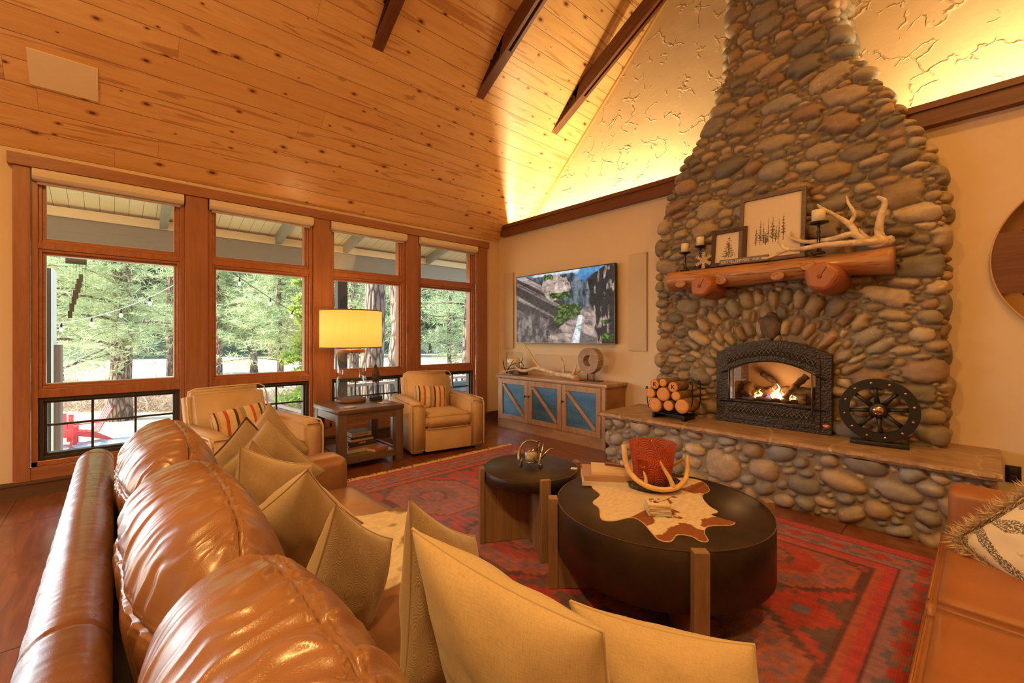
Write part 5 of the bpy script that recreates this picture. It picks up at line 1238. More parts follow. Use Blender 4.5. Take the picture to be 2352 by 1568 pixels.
for nm, f0, f1, xa, xb in (('upper_louvre', lambda x: archz(x,.40,.648,.115), lambda x: archz(x,.40,.698,.115), -.355, .355), ('lower_louvre', lambda x: .105, lambda x: .152, -.345, .345)):
    a = MB(); b = MB(); lattice(a, b, f0, f1, xa, xb, -.047, 19); lo = obj(nm, a, M_void, ins); obj('lattice', b, plain('lattice_iron', (.22,.18,.15), .4, .6), lo, fix=False)
t = NT('firebrick'); M_brick = t.pbr(t.n('ShaderNodeTexBrick', i_Scale=7.0, i_Color1=(.16,.085,.045,1), i_Color2=(.11,.06,.035,1), i_Mortar=(.24,.15,.09,1)).outputs[0], .9)
bt = t.t.nodes['Brick Texture'] if 'Brick Texture' in t.t.nodes else None
if bt:
    m_ = t.n('ShaderNodeMapping', i_Vector=t.co('Object')); m_.inputs['Rotation'].default_value = (R(90),0,0); t.set(bt.inputs['Vector'], m_.outputs[0])
mb = MB(); D = .44; V = [(-.36,.05,.20),(.36,.05,.20),(.28,D,.20),(-.28,D,.20),(-.36,.05,.64),(.36,.05,.64),(.28,D,.64),(-.28,D,.64)]
mb.add(V, [(0,1,2,3),(4,7,6,5),(0,3,7,4),(1,5,6,2),(3,2,6,7)]); obj('firebox', mb, M_brick, ins, fix=False)
mb = MB(); mb.prism(arch_poly(.356, .224, .594, .081), .012, .014, XZ); obj('glass_door', mb, thin_glass('fire_glass', (.9,.85,.8), .8), ins)
t = NT('charred_log'); M_char = t.pbr(t.ramp(t.noise(10,5,rough=.7), [(.35,(.045,.03,.02)),(.65,(.30,.20,.12))]), .85, normal=t.bump(t.noise(18,5), .8, .01))
for P_, r_ in (([(-.30,.22,.25),(-.1,.20,.27),(.22,.24,.26)],.045), ([(-.2,.30,.28),(.05,.28,.30),(.28,.26,.31)],.05), ([(-.14,.17,.25),(-.02,.24,.36),(-.16,.3,.46)],.026), ([(.08,.14,.25),(.14,.2,.36),(.22,.26,.46)],.030), ([(-.26,.16,.25),(-.24,.24,.35)],.05)):
    mb = MB(); pp = smooth_path(P_, 8); mb.tube(pp, [r_*(1+.12*math.sin(k*1.7)) for k in range(len(pp))], 10); obj('ceramic_log', mb, M_char, ins)
for k in range(7):
    mb = MB(); mb.sphere((-.2+.07*k,.12+.02*(k%2),.235),.028,10,7,(1.2,.9,.7)); obj('ember_stone', mb, M_char, ins)
def flame(x, y, z, h, w_, s_=0):
    mb = MB(); prof = []
    pts = [(x+.012*math.sin(k*1.3+s_), y, z+h*k/8) for k in range(9)]; rr_ = [w_*q for q in (.55,.9,1.0,.86,.66,.46,.28,.13,.02)]
    mb.tube(pts, rr_, 10, flat=.45); return mb
t = NT('flame_glow'); g = t.sep(t.co('Object')); 
em = t.n('ShaderNodeEmission', i_Color=(1.0,.50,.12,1), i_Strength=9.0); t.t.links.new(em.outputs[0], t.out.inputs[0]); M_fl = t.m
t = NT('flame_core'); em = t.n('ShaderNodeEmission', i_Color=(1.0,.80,.42,1), i_Strength=15.0); t.t.links.new(em.outputs[0], t.out.inputs[0]); M_fl2 = t.m
t = NT('gas_blue'); em = t.n('ShaderNodeEmission', i_Color=(.35,.25,.9,1), i_Strength=1.6); t.t.links.new(em.outputs[0], t.out.inputs[0]); M_fl3 = t.m
for k, (x, h, w_, m_) in enumerate(((.02,.15,.028,M_fl2),(-.02,.11,.022,M_fl),(.05,.09,.02,M_fl),(-.13,.09,.020,M_fl),(-.17,.06,.014,M_fl),(-.09,.05,.013,M_fl),(.12,.07,.016,M_fl),(.15,.05,.012,M_fl2),(-.15,.045,.03,M_fl3),(-.06,.05,.028,M_fl3),(.09,.04,.022,M_fl3))):
    obj('flame', flame(x, .15+.01*(k%3), .235, h, w_, k), m_, ins)
# wrought bars with pull handle
mb = MB(); arcp = [(-.41,-.055,.475)]+[(x,-.062,archz(x,.36,.60,.105)) for x in np.linspace(-.36,.36,15)]+[(.43,-.055,.455)]; mb.tube(arcp, .0055, 6); obj('arched_bar', mb, M_iron, ins)
mb = MB(); mb.tube([(-.42,-.055,.205),(.0,-.062,.215),(.43,-.055,.20)], .006, 6); obj('lower_bar', mb, M_iron, ins)
for s_ in (-1,1):
    mb = MB(); mb.tube([(s_*.335,-.066,.14 if s_ > 0 else .2),(s_*.335,-.068,.35),(s_*.335,-.066,.53)], [.006,.0075,.006], 8); obj('door_handle', mb, plain('forged_steel', (.12,.11,.10), .35, .8), ins)
M_pla = plain('copper_badge', (.45,.13,.05), .35, .6)
mb = MB(); mb.lathe([(.028,0),(.028,.004),(.025,.006)], 24, Matrix.Translation((.427,-.028,.075)) @ Matrix.Rotation(R(90),4,'X') @ Matrix.Diagonal((1,.62,1,1))); bd = obj('badge', mb, M_pla, ins)
obj('badge_relief', MB().sphere((.427,-.034,.075),.009,12,8,(1.2,.25,.8)), plain('badge_relief', (.75,.45,.25), .3, .6), bd)
lamp('fire_glow', 'POINT', (IX, YF+.15, HZ+.36), 2.2, (1.0,.45,.14), shadow_soft_size=.06)

# ============================================================ log mantel
t = NT('pine_log'); cg = t.co('Object', (1.2,12,12)); g1 = t.noise(1.5,5,cg,.6,1.5); strk = t.ramp(t.noise(2.2,4,t.co('Object',(1.6,30,30)),.6), [(.60,0.0),(.66,1.0)])
M_log = t.pbr(t.mix(strk, t.ramp(g1, [(.3,(.33,.140,.050)),(.7,(.50,.24,.095))]), (.13,.045,.02)), .38, normal=t.bump(t.noise(6,4,t.co('Object',(1,5,5))), .5, .012), Coat_Weight=.2)
M_logend = plain('log_end', (.36,.125,.050), .5)
man = thing('log_mantel', 'rustic peeled log mantel shelf carried on two round log brackets', 'mantel', (-2.22, 4.30, 1.93))
mb = MB(); n = 60; m = 22; V = []; F = []
for i in range(n+1):
    x = 1.76*i/n; b = 1+.05*math.sin(x*4.2)+.03*math.sin(x*11+1)
    for k in range(m):
        a = 2*PI*k/m; y = -.125*b*math.sin(a); z = .095*b*math.cos(a)
        if y < 0: y = y
        V.append((x, y+.01*math.sin(x*5) if y<0 else min(y, .13), min(z, .092)+.006*math.sin(x*6)*(z<0)))
for i in range(n):
    for k in range(m): F.append((i*m+k,(i+1)*m+k,(i+1)*m+(k+1)%m,i*m+(k+1)%m))
F += [tuple(range(m)), tuple(n*m+k for k in range(m-1,-1,-1))]
obj('shelf_log', MB().add(V, F, True), M_log, man, bevel=0)
for x, z in ((.16,-.05),(.55,-.055),(1.24,.0),(1.02,-.06)):
    kn = MB(); kn.lathe([(.045,0),(.04,.012),(.026,.014),(.022,.008),(.012,.013),(.0001,.014)], 20, Matrix.Translation((x,-.122,z)) @ Matrix.Rotation(R(90),4,'X') @ Matrix.Diagonal((1.25,.85,1,1))); obj('knot', kn, M_log, man)
rg = random.Random(9)
for cx_, cz_, r_, ye in ((.41,-.10,.105,-.25),(1.365,-.112,.115,-.31)):
    prof = []; n = 26; V = []; F = []
    rings = [(ye,.72),(ye+.015,.90),(ye+.05,1.0),(.16,1.05)]
    for (y, s_) in rings:
        for k in range(n):
            a = 2*PI*k/n; f = 1+.035*math.sin(a*3+cx_*5)+(.06*math.sin(a*5+1) if s_ < .95 else 0); V.append((cx_+r_*s_*f*math.cos(a), y, cz_+r_*s_*f*math.sin(a)))
    for q in range(3):
        for k in range(n): F.append((q*n+k, q*n+(k+1)%n, (q+1)*n+(k+1)%n, (q+1)*n+k))
    F += [tuple(range(n-1,-1,-1)), tuple(3*n+k for k in range(n))]
    br = obj('log_bracket', MB().add(V, F), M_logend, man, bevel=.004)
    obj('heart_knot', MB().lathe([(.017,0),(.012,.004),(.0001,.002)], 9, Matrix.Translation((cx_-.005,ye-.001,cz_)) @ Matrix.Rotation(R(90),4,'X')), plain('knot_red', (.20,.05,.025), .5), br)
    mb = MB(); mb.box((cx_-.002,ye-.002,cz_+.02),(cx_+.002,ye+.004,cz_+r_*.7), M=Matrix.Translation((cx_,0,cz_)) @ Matrix.Rotation(R(30),4,'Y') @ Matrix.Translation((-cx_,0,-cz_))); obj('check_crack', mb, plain('crack', (.05,.015,.01), .8), br)
MZ = 2.024
# candlesticks
def candlestick(label, x, y, h, pr_, hc_, rc):
    t_ = thing('candlestick', label, 'candlestick', (x, y, MZ), 0, 'black pillar candlesticks on the mantel')
    prof = [(.048,0),(.046,.012),(.022,.03),(.013,.05),(.018,.065),(.010,.08),(.013,h*.5),(.009,h*.62),(.016,h*.7),(.010,h*.78),(.012,h-.02),(pr_*.6,h-.012),(pr_,h-.004),(pr_,h+.004),(.0001,h+.004)]
    obj('stand', MB().lathe(prof, 24), plain('black_turned_wood', (.010,.009,.008), .25, Coat_Weight=.5), t_)
    c_ = obj('candle', MB().lathe([(rc,h+.004),(rc,h+.004+hc_),(rc-.004,h+.008+hc_),(.006,h+.002+hc_),(.0001,h+.001+hc_)], 24), M_wax, t_)
    obj('wick', MB().cyl((0,0,h+hc_),(0,0,h+hc_+.012),.0015,n=5), M_black, c_)
candlestick('shortest black candlestick at the left end of the mantel', -2.07, 4.29, .185, .056, .085, .036)
candlestick('black candlestick with pillar candle beside the snowflake', -1.93, 4.33, .235, .056, .085, .037)
candlestick('tall black candlestick in front of the antlers, right of the large framed print', -.915, 4.22, .255, .072, .095, .048)
# snowflake
sf = thing('snowflake_ornament', 'small wooden snowflake ornament with white cut-out pattern leaning on the mantel', 'ornament', (-1.865, 4.25, MZ))
mb = MB(); P_ = []
for k in range(30):
    a = 2*PI*k/30; j = k % 5; P_.append(((.085 if j in (0,) else .072 if j in (1,4) else .035)*math.cos(a+PI/2), (.085 if j == 0 else .072 if j in (1,4) else .035)*math.sin(a+PI/2)+.078))
TL = Matrix.Rotation(R(8),4,'X')
obj('body', mb.prism(P_, -.006, .006, TL.inverted() @ XZ), plain('pale_wood', (.46,.31,.19), .6), sf)
mb = MB()
for k in range(6):
    a = 2*PI*k/6+PI/2
    for q in range(1,4):
        r_ = .02*q+.01
        for s_ in (-1,1): mb.tube([(r_*math.cos(a),-.0075,.078+r_*math.sin(a)), ((r_+.012)*math.cos(a+s_*.22),-.0075,.078+(r_+.012)*math.sin(a+s_*.22))], .0025, 4)
obj('inlay', mb, plain('white_inlay', (.75,.68,.55), .6), sf)
# framed prints
def draw_tree(img, X, Z, cx_, z0, h, w_, seed, bare=.25, ink=1.0):
    rg = np.random.RandomState(seed); t_ = (Z-z0)/h; inside = (t_ > 0) & (t_ < 1)
    wid = w_*np.clip(1-t_,0,1)**.8*(.75+.35*np.sin(t_*58+seed)+.25*(fbm(t_*40, X*0+seed, seed, 2)-.5)*2)*(t_ > bare*.6)
    d = np.abs(X-cx_+(.25*w_)*0); n = fbm(X*260, Z*90, seed, 2)
    a = inside*(np.clip((wid-d)/.004, 0, 1)*(n > .42)*.85); tr = inside*(d < .0022*(1.3-t_))
    return np.maximum(img, np.maximum(a, tr)*ink)
def framed(label, x0, w_, h_, yb, yt, bw, fmat, trees, bg, mirrorglass=False):
    t_ = thing('framed_print', label, 'picture', (x0, yb, MZ)); t_.rotation_euler = (-math.atan2(yt-yb, h_), 0, 0)
    mb = MB(); mb.ring([(0,0),(w_,0),(w_,h_),(0,h_)], [(bw,bw),(w_-bw,bw),(w_-bw,h_-bw),(bw,h_-bw)], -.01, .022, XZ); obj('frame', mb, fmat, t_, bevel=.002)
    rs = .0024; X, Z = np.meshgrid(np.arange(bw-.002, w_-bw+.002, rs), np.arange(bw-.002, h_-bw+.002, rs)); img = np.zeros_like(X)
    for a in trees: img = draw_tree(img, X, Z, *a)
    snow = (np.abs(Z-(h_*.24+.02*np.sin(X*9))) < .0012)*(fbm(X*60,Z*60,3,2) > .5)*.4; img = np.maximum(img, snow if len(trees) > 2 else 0)
    col = np.array(bg)*(1-img[...,None])+np.array((.035,.025,.018))*img[...,None]
    V = np.stack([X, np.full_like(X,-.004), Z], -1).reshape(-1,3)
    link('art', np_mesh('art', V, grid_faces(X.shape[1], X.shape[0])[:, ::-1], col.reshape(-1,3), False), colattr('print_paper', .35), t_)
    obj('backing', MB().box((.004,.0,.004),(w_-.004,.008,h_-.004)), plain('frame_back', (.15,.10,.06), .8), t_)
M_gw = wood('grey_barnwood', (.10,.065,.040), (.20,.135,.085), 0, 2, .6); M_bw = wood('dark_walnut_frame', (.035,.016,.010), (.075,.034,.02), 2, 2, .5)
framed('large square print of six slender pines in a weathered wood frame', -1.555, .53, .62, 4.29, 4.355, .034, M_gw,
   [(.145,.155,.16,.030,3),(.178,.16,.23,.028,4),(.205,.17,.19,.020,5),(.225,.15,.135,.034,6),(.243,.18,.22,.016,7),(.278,.17,.26,.030,8,.2),(.305,.17,.15,.026,9),(.328,.18,.21,.014,10),(.362,.175,.255,.030,11,.35)], (.66,.54,.40))
framed('small print of a one dark fir in a dark wood frame on the mantel', -1.80, .315, .355, 4.275, 4.325, .036, M_bw, [(.155,.075,.22,.066,21,.05,.95)], (.66,.54,.40))
# sign
M_sign = plain('grey_sign', (.17,.135,.12), .6); M_let = plain('sign_letters', (.72,.62,.50), .6)
sg = thing('mantel_sign', 'narrow grey block sign reading EAT SLEEP SKI in front of the framed prints', 'sign', (-1.70, 4.225, MZ))
obj('block', MB().box((0,-.008,0),(.42,.012,.052), bev=.002), M_sign, sg)
lt_ = text('lettering', 'EAT\u2022SLEEP\u2022SKI', .034, M_let, sg, (.018,-.0095,.025), (R(90),0,0), align='LEFT'); lt_.scale = (.245/max(.01, max(v.co.x for v in lt_.data.vertices)), 1.15, 1)
text('script_lettering', 'dodge ridge', .025, M_let, sg, (.405,-.0095,.027), (R(90),0,0), align='RIGHT', shear=.35)
# antlers on the mantel
an = thing('mantel_antlers', 'pair of pale antlers on a skull plate at the right end of the mantel', 'antlers', (-1.0, 4.27, MZ))
mb = MB()
antler_mb(mb, [(.49,.0,.05),(.38,.0,.07),(.30,-.02,.13),(.16,-.03,.11),(.0,-.01,.12),(-.10,.03,.17),(-.135,.03,.24)], .034, .009)
antler_mb(mb, [(.33,.0,.10),(.28,.02,.21),(.18,.04,.31),(.08,.06,.40),(.05,.06,.44)], .028, .007); antler_mb(mb, [(.27,.03,.22),(.30,.05,.30),(.26,.05,.40),(.25,.05,.46)], .020, .006)
antler_mb(mb, [(-.05,.01,.135),(-.12,-.01,.17),(-.17,-.02,.225)], .014, .005)
obj('right_antler', mb, M_antler, an)
mb = MB(); antler_mb(mb, [(.50,.0,.05),(.44,-.05,.045),(.30,-.09,.05),(.12,-.10,.06),(-.02,-.115,.05),(-.13,-.125,.065),(-.165,-.125,.11),(-.19,-.125,.14)], .030, .010)
antler_mb(mb, [(-.12,-.12,.06),(-.18,-.135,.035),(-.24,-.145,.008),(-.31,-.15,.003)], .017, .006)
obj('left_antler', mb, M_antler, an)
mb = MB(); antler_mb(mb, [(.47,.0,.05),(.455,.0,.14),(.47,.0,.25),(.49,.0,.34),(.46,.0,.38),(.44,.0,.39)], .034, .010); antler_mb(mb, [(.40,.0,.08),(.36,-.02,.13),(.34,-.03,.17)], .014, .005)
obj('upright_tine', mb, M_antler, an)
mb = MB(); mb.sphere((.45,-.01,.05),.06,14,10,(1.3,.8,.8)); mb.sphere((.52,.0,.05),.03,12,8,(1,1,1.2)); obj('skull_plate', mb, M_antler, an)

# ============================================================ iron-studded wheel on the hearth
wh = thing('wheel_decoration', 'black spoked wheel with brass studs standing on the hearth right of the fire', 'wheel', (-.545, 4.24, HZ+.004)); wh.rotation_euler = (0,0,R(6))
M_whl = plain('black_wheel_wood', (.016,.014,.012), .4); M_stud = plain('brass_studs', (.52,.40,.26), .25, 1.0)
obj('base_board', MB().box((-.165,-.055,0),(.175,.055,.028), bev=.004), M_whl, wh)
WZ = .262; Mw = Matrix.Translation((0,0,WZ)) @ XZ
obj('rim', annulus(MB(), .172, .236, .022, Mw, 64), M_whl, wh)
for k in range(8):
    a = 2*PI*k/8+.1; c, s_ = math.cos(a), math.sin(a); mb = MB()
    mb.tube([(c*.05,0,WZ+s_*.05),(c*.12,0,WZ+s_*.12),(c*.178,0,WZ+s_*.178)], [.022,.013,.017], 10, flat=.8); obj('spoke', mb, M_whl, wh)
for k in range(12):
    a = 2*PI*k/12+.2; obj('stud', MB().sphere((.205*math.cos(a),-.024,WZ+.205*math.sin(a)),.0105,10,7,(1,.7,1)), M_stud, wh)
obj('hub', MB().lathe([(.055,-.03),(.055,.03),(.048,.042),(.036,.046)], 24, Matrix.Translation((0,0,WZ)) @ XZ), M_whl, wh)
mb = MB().lathe([(.036,.046),(.036,.052),(.02,.058),(.0001,.060)], 20, Matrix.Translation((0,0,WZ)) @ XZ)
for k in range(6): mb.sphere((.024*math.cos(k*PI/3),-.056,WZ+.024*math.sin(k*PI/3)),.006,8,5)
obj('hub_cap', mb, M_stud, wh)

# ============================================================ log rack on the hearth
YR = 4.03
o0 = onwall(1535, 948, YR); rk = thing('log_rack', 'small black iron log rack on the left end of the hearth', 'log rack', (o0.x, YR, HZ))
def L(px_, py_): v = onwall(px_, py_, YR); return (v.x-o0.x, v.z-HZ)
for y in (.03,.20):
    a, b, c, d, e_, f_ = L(1484,892), L(1484,925), L(1497,944), L(1570,950), L(1586,930), L(1587,884)
    P_ = [(a[0]-.02,y,a[1]-.01),(a[0]-.012,y,a[1]+.02),(a[0],y,a[1]+.012),(a[0],y,a[1]),(b[0],y,b[1]),(c[0],y,c[1]),((c[0]+d[0])/2,y,(c[1]+d[1])/2-.004),(d[0],y,d[1]),(e_[0],y,e_[1]),(f_[0],y,f_[1]),(f_[0],y,f_[1]+.012),(f_[0]-.012,y,f_[1]+.03),(f_[0]-.024,y,f_[1]+.01),(f_[0]-.012,y,f_[1]-.004)]
    mb = MB(); mb.tube(smooth_path(P_,4), .005, 6); obj('hoop', mb, M_iron, rk)
for px_ in (1501,1569):
    q = L(px_, 955); obj('foot', MB().box((q[0]-.014,.0,0),(q[0]+.014,.23,.055), bev=.003), M_iron, rk)
mb = MB(); q0, q1 = L(1501,950), L(1569,950); mb.box((q0[0],.02,.045),(q1[0],.21,.055)); obj('shelf_bar', mb, M_iron, rk)
t = NT('log_bark'); M_lb = t.pbr(t.ramp(t.noise(14,5,t.co('Object',(1,.4,1)),.6), [(.3,(.14,.07,.035)),(.7,(.36,.20,.10))]), .8, normal=t.bump(t.noise(30,4), .7, .006))
t = NT('cut_log_face'); M_lf = t.pbr(t.ramp(t.noise(5,3), [(.3,(.62,.24,.06)),(.7,(.74,.33,.10))]), .6)
LG = [(435,875,155,'bottom left log of the stack in the iron rack, large'),(735,897,118,'bottom middle log of the rack, small'),(1040,915,165,'bottom right log of the rack, the largest'),(330,612,110,'left log of the middle row in the rack'),(617,638,156,'large log in the centre of the rack'),(905,682,108,'right log of the middle row in the rack'),(428,415,105,'top left log marked with a black letter K'),(615,382,88,'top middle log of the rack, smallest and unmarked'),(838,480,115,'top right log marked with a black letter K')]
for i, (zx, zy, zr, lb) in enumerate(LG):
    v = onwall(1460+zx/9.8, 840+zy/9.8, YR-.02); e_ = onwall(1460+(zx+zr)/9.8, 840+zy/9.8, YR-.02); r_ = (e_.x-v.x)*.97
    t_ = thing('firewood_log', lb, 'log', tuple(v), 0, 'firewood logs in the hearth rack')
    Ly = .26+.03*math.sin(i*2.1); n = 22; V = []; F = []
    for y in (0,.004,Ly):
        for k in range(n):
            a = 2*PI*k/n; f = (1+.03*math.sin(a*3+i)+.02*math.sin(a*5+i*2))*(.96 if y == 0 else 1); V.append((r_*f*math.cos(a), y, r_*f*math.sin(a)))
    for q in range(2):
        for k in range(n): F.append((q*n+k, q*n+(k+1)%n, (q+1)*n+(k+1)%n, (q+1)*n+k))
    F.append(tuple(2*n+k for k in range(n)))
    obj('bark', MB().add(V, F, True), M_lb, t_)
    fc = obj('cut_face', MB().lathe([(r_*.955,-.001),(r_*.955,.001),(r_*.5,.0012),(.0001,.0012)], 22, Matrix.Rotation(R(90),4,'X')), M_lf, t_)
    if 'letter K' in lb: text('letter', 'K', r_*1.15, plain('burnt_letter', (.03,.015,.01), .8), fc, (0,-.0022,0), (R(90),0,0), bold=.001)

# ============================================================ right wall: round mirror and outlet
mr = thing('round_mirror', 'round wall mirror with thin wooden rim and walnut band, cut by the right edge', 'mirror', (.64, 4.715, 1.895))
mb = MB(); mb.add(*(lambda n: ([(.62*math.cos(2*PI*k/n)*s_, -y, .62*math.sin(2*PI*k/n)*s_) for y, s_ in ((.0,1.0),(.03,1.0),(.03,.985),(.0,.985)) for k in range(n)], [(q*n+k, q*n+(k+1)%n, ((q+1)%4)*n+(k+1)%n, ((q+1)%4)*n+k) for q in range(4) for k in range(n)]))(96)); obj('rim', mb, plain('pale_rim', (.52,.30,.12), .4), mr)
n = 96; mb = MB(); mb.lathe([(.612,0),(.612,.008),(.0001,.008)], n, XZ); obj('glass', mb, plain('mirror_glass', (.86,.86,.84), .03, 1.0), mr)
P_ = []; zt, zb = .20, -.235
aT = math.asin(zt/.61); aB = math.asin(zb/.61)
P_ = [(.61*math.cos(PI-aB+(aB-aT)*0-(aT-aB)*k/10), .61*math.sin(PI-aB-(aT-aB)*k/10)) for k in range(11)]+[(.61*math.cos(aT+(aB-aT)*k/10), .61*math.sin(aT+(aB-aT)*k/10)) for k in range(11)]
obj('walnut_band', MB().prism(P_, .010, .022, XZ), wood('walnut_band_wood', (.10,.030,.012), (.20,.065,.026), 0, 1.4, .4), mr)
ou = thing('wall_outlet', 'black electrical outlet on the wall right of the hearth', 'outlet', (.135, 4.718, .375))
obj('cover_plate', MB().box((-.038,-.007,-.06),(.038,.001,.06), bev=.002), M_black, ou)
for z in (-.024,.024): obj('socket', MB().box((-.018,-.0095,z-.016),(.018,-.006,z+.016), bev=.002), plain('socket_black', (.03,.03,.03), .3), ou)

# ============================================================ side table and what stands on it
M_st = wood('espresso_wood', (.085,.050,.034), (.17,.105,.072), 1, .9, .32, coat=.25); M_stz = wood('espresso_wood_v', (.085,.050,.034), (.17,.105,.072), 2, .9, .38)
st = thing('side_table', 'dark wooden side table with lower shelf between the two armchairs', 'table', (-4.66, 1.98, 0))
obj('table_top', MB().box((-.36,-.36,.575),(.36,.36,.62), bev=.004), M_st, st)
mb = MB()
for s_ in (-1,1): mb.box((s_*.335-.012,-.27,.495),(s_*.335+.012,.27,.578)); mb.box((-.27,s_*.335-.012,.495),(.27,s_*.335+.012,.578))
obj('apron', mb, M_st, st)
for sx in (-1,1):
    for sy in (-1,1): obj('leg', MB().box((sx*.345-.04*(1+sx)/1-0 if False else sx*.31-.042, sy*.31-.042, 0),(sx*.31+.042, sy*.31+.042, .577), bev=.004), M_stz, st)
mb = MB(); 
for k in range(3): mb.box((-.30,-.27+k*.182,.115),(.30,-.27+k*.182+.178,.135))
sh = obj('shelf', mb, M_st, st, bevel=.002)
mb = MB()
for s_ in (-1,1): mb.box((s_*.32-.014,-.27,.07),(s_*.32+.014,.27,.138)); mb.box((-.27,s_*.32-.014,.07),(.27,s_*.32+.014,.138))
obj('shelf_rail', mb, M_st, st)
TZ = .62
lp = thing('table_lamp', 'lit table lamp with glass cylinder base and amber drum shade', 'lamp', (-4.86, 1.98, TZ))
M_lw = plain('lamp_wood', (.20,.095,.05), .4)
obj('base_disc', MB().lathe([(.150,0),(.160,.004),(.160,.035),(.150,.04)], 40), M_lw, lp)
obj('glass_cylinder', MB().lathe([(.155,.04),(.162,.04),(.162,.585),(.155,.585)], 48, cap=False), thin_glass('lamp_glass', (.93,.97,.96), 1.6, .01), lp)
obj('wooden_lid', MB().lathe([(.15,.555),(.152,.558),(.152,.59),(.15,.594)], 40), plain('lid_wood', (.35,.17,.06), .4), lp)
mb = MB(); mb.cyl((0,0,.59),(0,0,1.03),.008,n=10); mb.sphere((0,0,1.045),.016,12,8); obj('stem', mb, plain('aged_brass', (.14,.09,.04), .35, 1.0), lp)
t = NT('lit_linen_shade'); lc = t.ramp(t.noise(3, 2, t.co('Object',(60,60,1))), [(.3,(.80,.50,.20)),(.7,(.88,.58,.26))])
d_ = t.n('ShaderNodeBsdfDiffuse', i_Color=lc); tr = t.n('ShaderNodeBsdfTranslucent', i_Color=lc); mx = t.n('ShaderNodeMixShader'); mx.inputs[0].default_value = .55; t.set(mx.inputs[1], d_.outputs[0]); t.set(mx.inputs[2], tr.outputs[0]); t.t.links.new(mx.outputs[0], t.out.inputs[0])
obj('lamp_shade', MB().lathe([(.332,.615),(.332,1.025)], 72, cap=False), t.m, lp, fix=False)
mb = MB()
for z in (.615,1.025): mb.add([((.335 if q in (0,1) else .329)*math.cos(2*PI*k/72), (.335 if q in (0,1) else .329)*math.sin(2*PI*k/72), z+(-.006 if q in (0,3) else .006)) for q in range(4) for k in range(72)], [(q*72+k, q*72+(k+1)%72, ((q+1)%4)*72+(k+1)%72, ((q+1)%4)*72+k) for q in range(4) for k in range(72)])
obj('shade_trim', mb, plain('shade_trim', (.16,.09,.045), .6), lp)
mb = MB()
for k in range(3): mb.cyl((0,0,1.02),(.33*math.cos(k*2.1),.33*math.sin(k*2.1),1.02),.003,n=6)
obj('spider', mb, M_brz, lp)
obj('bulb', MB().sphere((.0,0,.84),.04,16,12,(1,1,1.3)), glow('bulb_glow', (1.0,.66,.30,1), 16), lp)
lamp('lamp_bulb', 'POINT', (-4.86, 1.98, TZ+.76), 8, (1.0,.55,.20), shadow_soft_size=.07)
lamp('lamp_bulb', 'POINT', (-4.86, 1.98, TZ+.93), 6, (1.0,.55,.20), shadow_soft_size=.05)
pc = thing('pine_cone_sculpture', 'carved pine cone held on two thin rods over a dark block', 'sculpture', (-4.78, 2.235, TZ))
obj('block', MB().box((-.055,-.055,0),(.055,.055,.05), bev=.003), plain('dark_block', (.035,.028,.024), .4), pc)
for s_ in (-1,1): obj('rod', MB().cyl((0,s_*.03,.05),(0,s_*.036,.23),.004,n=8), M_iron, pc)
mb = MB(); rg = random.Random(3)
for k in range(90):
    f = k/89; z = .21+.20*f; r_ = .048*math.sin(PI*min(1,f*.9+.12))**.7*(1-.35*f); a = k*2.399
    c = Vector((r_*math.cos(a), r_*math.sin(a), z)); n_ = Vector((math.cos(a), math.sin(a), .55)).normalized(); sd_ = Vector((-math.sin(a), math.cos(a), 0)); up = n_.cross(sd_)
    s_ = .014*(1-.4*f); mb.add([tuple(c-sd_*s_-n_*.02), tuple(c+sd_*s_-n_*.02), tuple(c+n_*.012+sd_*s_*.6), tuple(c+n_*.012-sd_*s_*.6), tuple(c-up*.006)], [(0,1,2,3),(0,4,1),(1,4,2),(2,4,3),(3,4,0)])
mb.sphere((0,0,.30),.034,10,8,(1,1,2.6)); obj('cone', mb, plain('cone_brown', (.15,.075,.03), .6), pc)
def coaster(mb, w_, h_, m=None): return mb.box((-w_/2,-w_/2,0),(w_/2,w_/2,h_), bev=.002)
for k, (x, y, lb, a) in enumerate(((-4.46,1.80,'square stone coaster at the front left of the side table',.3),(-4.50,2.20,'square stone coaster at the right edge of the side table',.2))):
    t_ = thing('coaster', lb, 'coaster', (x, y, TZ), a, 'stone coasters on the side table')
    obj('stone_tile', coaster(MB(), .10, .010), plain('stone_tile', (.52,.45,.38), .5), t_); obj('cork_pad', MB().box((-.045,-.045,-.0),(.045,.045,.002)), plain('cork', (.35,.2,.1), .9), t_)
def book(label, loc, rz, w_, d_, h_, cover, group, title=None, tcol=(.8,.78,.7), tsize=None, topm=None, spine='x'):
    t_ = thing('book', label, 'book', loc, rz, group)
    M_c = plain('book_'+'_'.join('%02d' % int(c*99) for c in cover), cover, .45)
    obj('pages', MB().box((-w_/2+.004,-d_/2+.004,.003),(w_/2-.004,d_/2-.004,h_-.003)), M_paper, t_)
    mb = MB(); mb.box((-w_/2,-d_/2,0),(w_/2,d_/2,.003)); mb.box((-w_/2,-d_/2,h_-.003),(w_/2,d_/2,h_)); mb.box((w_/2-.003,-d_/2,.003),(w_/2,d_/2,h_-.003)); cv = obj('cover', mb, topm or M_c, t_)
    if title == 'MARKS':
        mb = MB(); rg_ = random.Random(5)
        for k in range(11): mb.box((w_/2, -.07+.013*k, h_*.35), (w_/2+.0006, -.062+.013*k, h_*(.5+.2*rg_.random())))
        obj('spine_print', mb, plain('spine_ink', (.12,.09,.06), .6), cv)
    elif title: text('title', title, tsize or h_*.62, plain('title_%d' % int(tcol[0]*99), tcol, .5), cv, (w_/2+.0008,0,h_/2), (R(90),0,R(90)), depth=.0004)
    return t_
GB = 'books stacked on the side table shelf'; z = .137; BX, BY = -4.60, 1.945
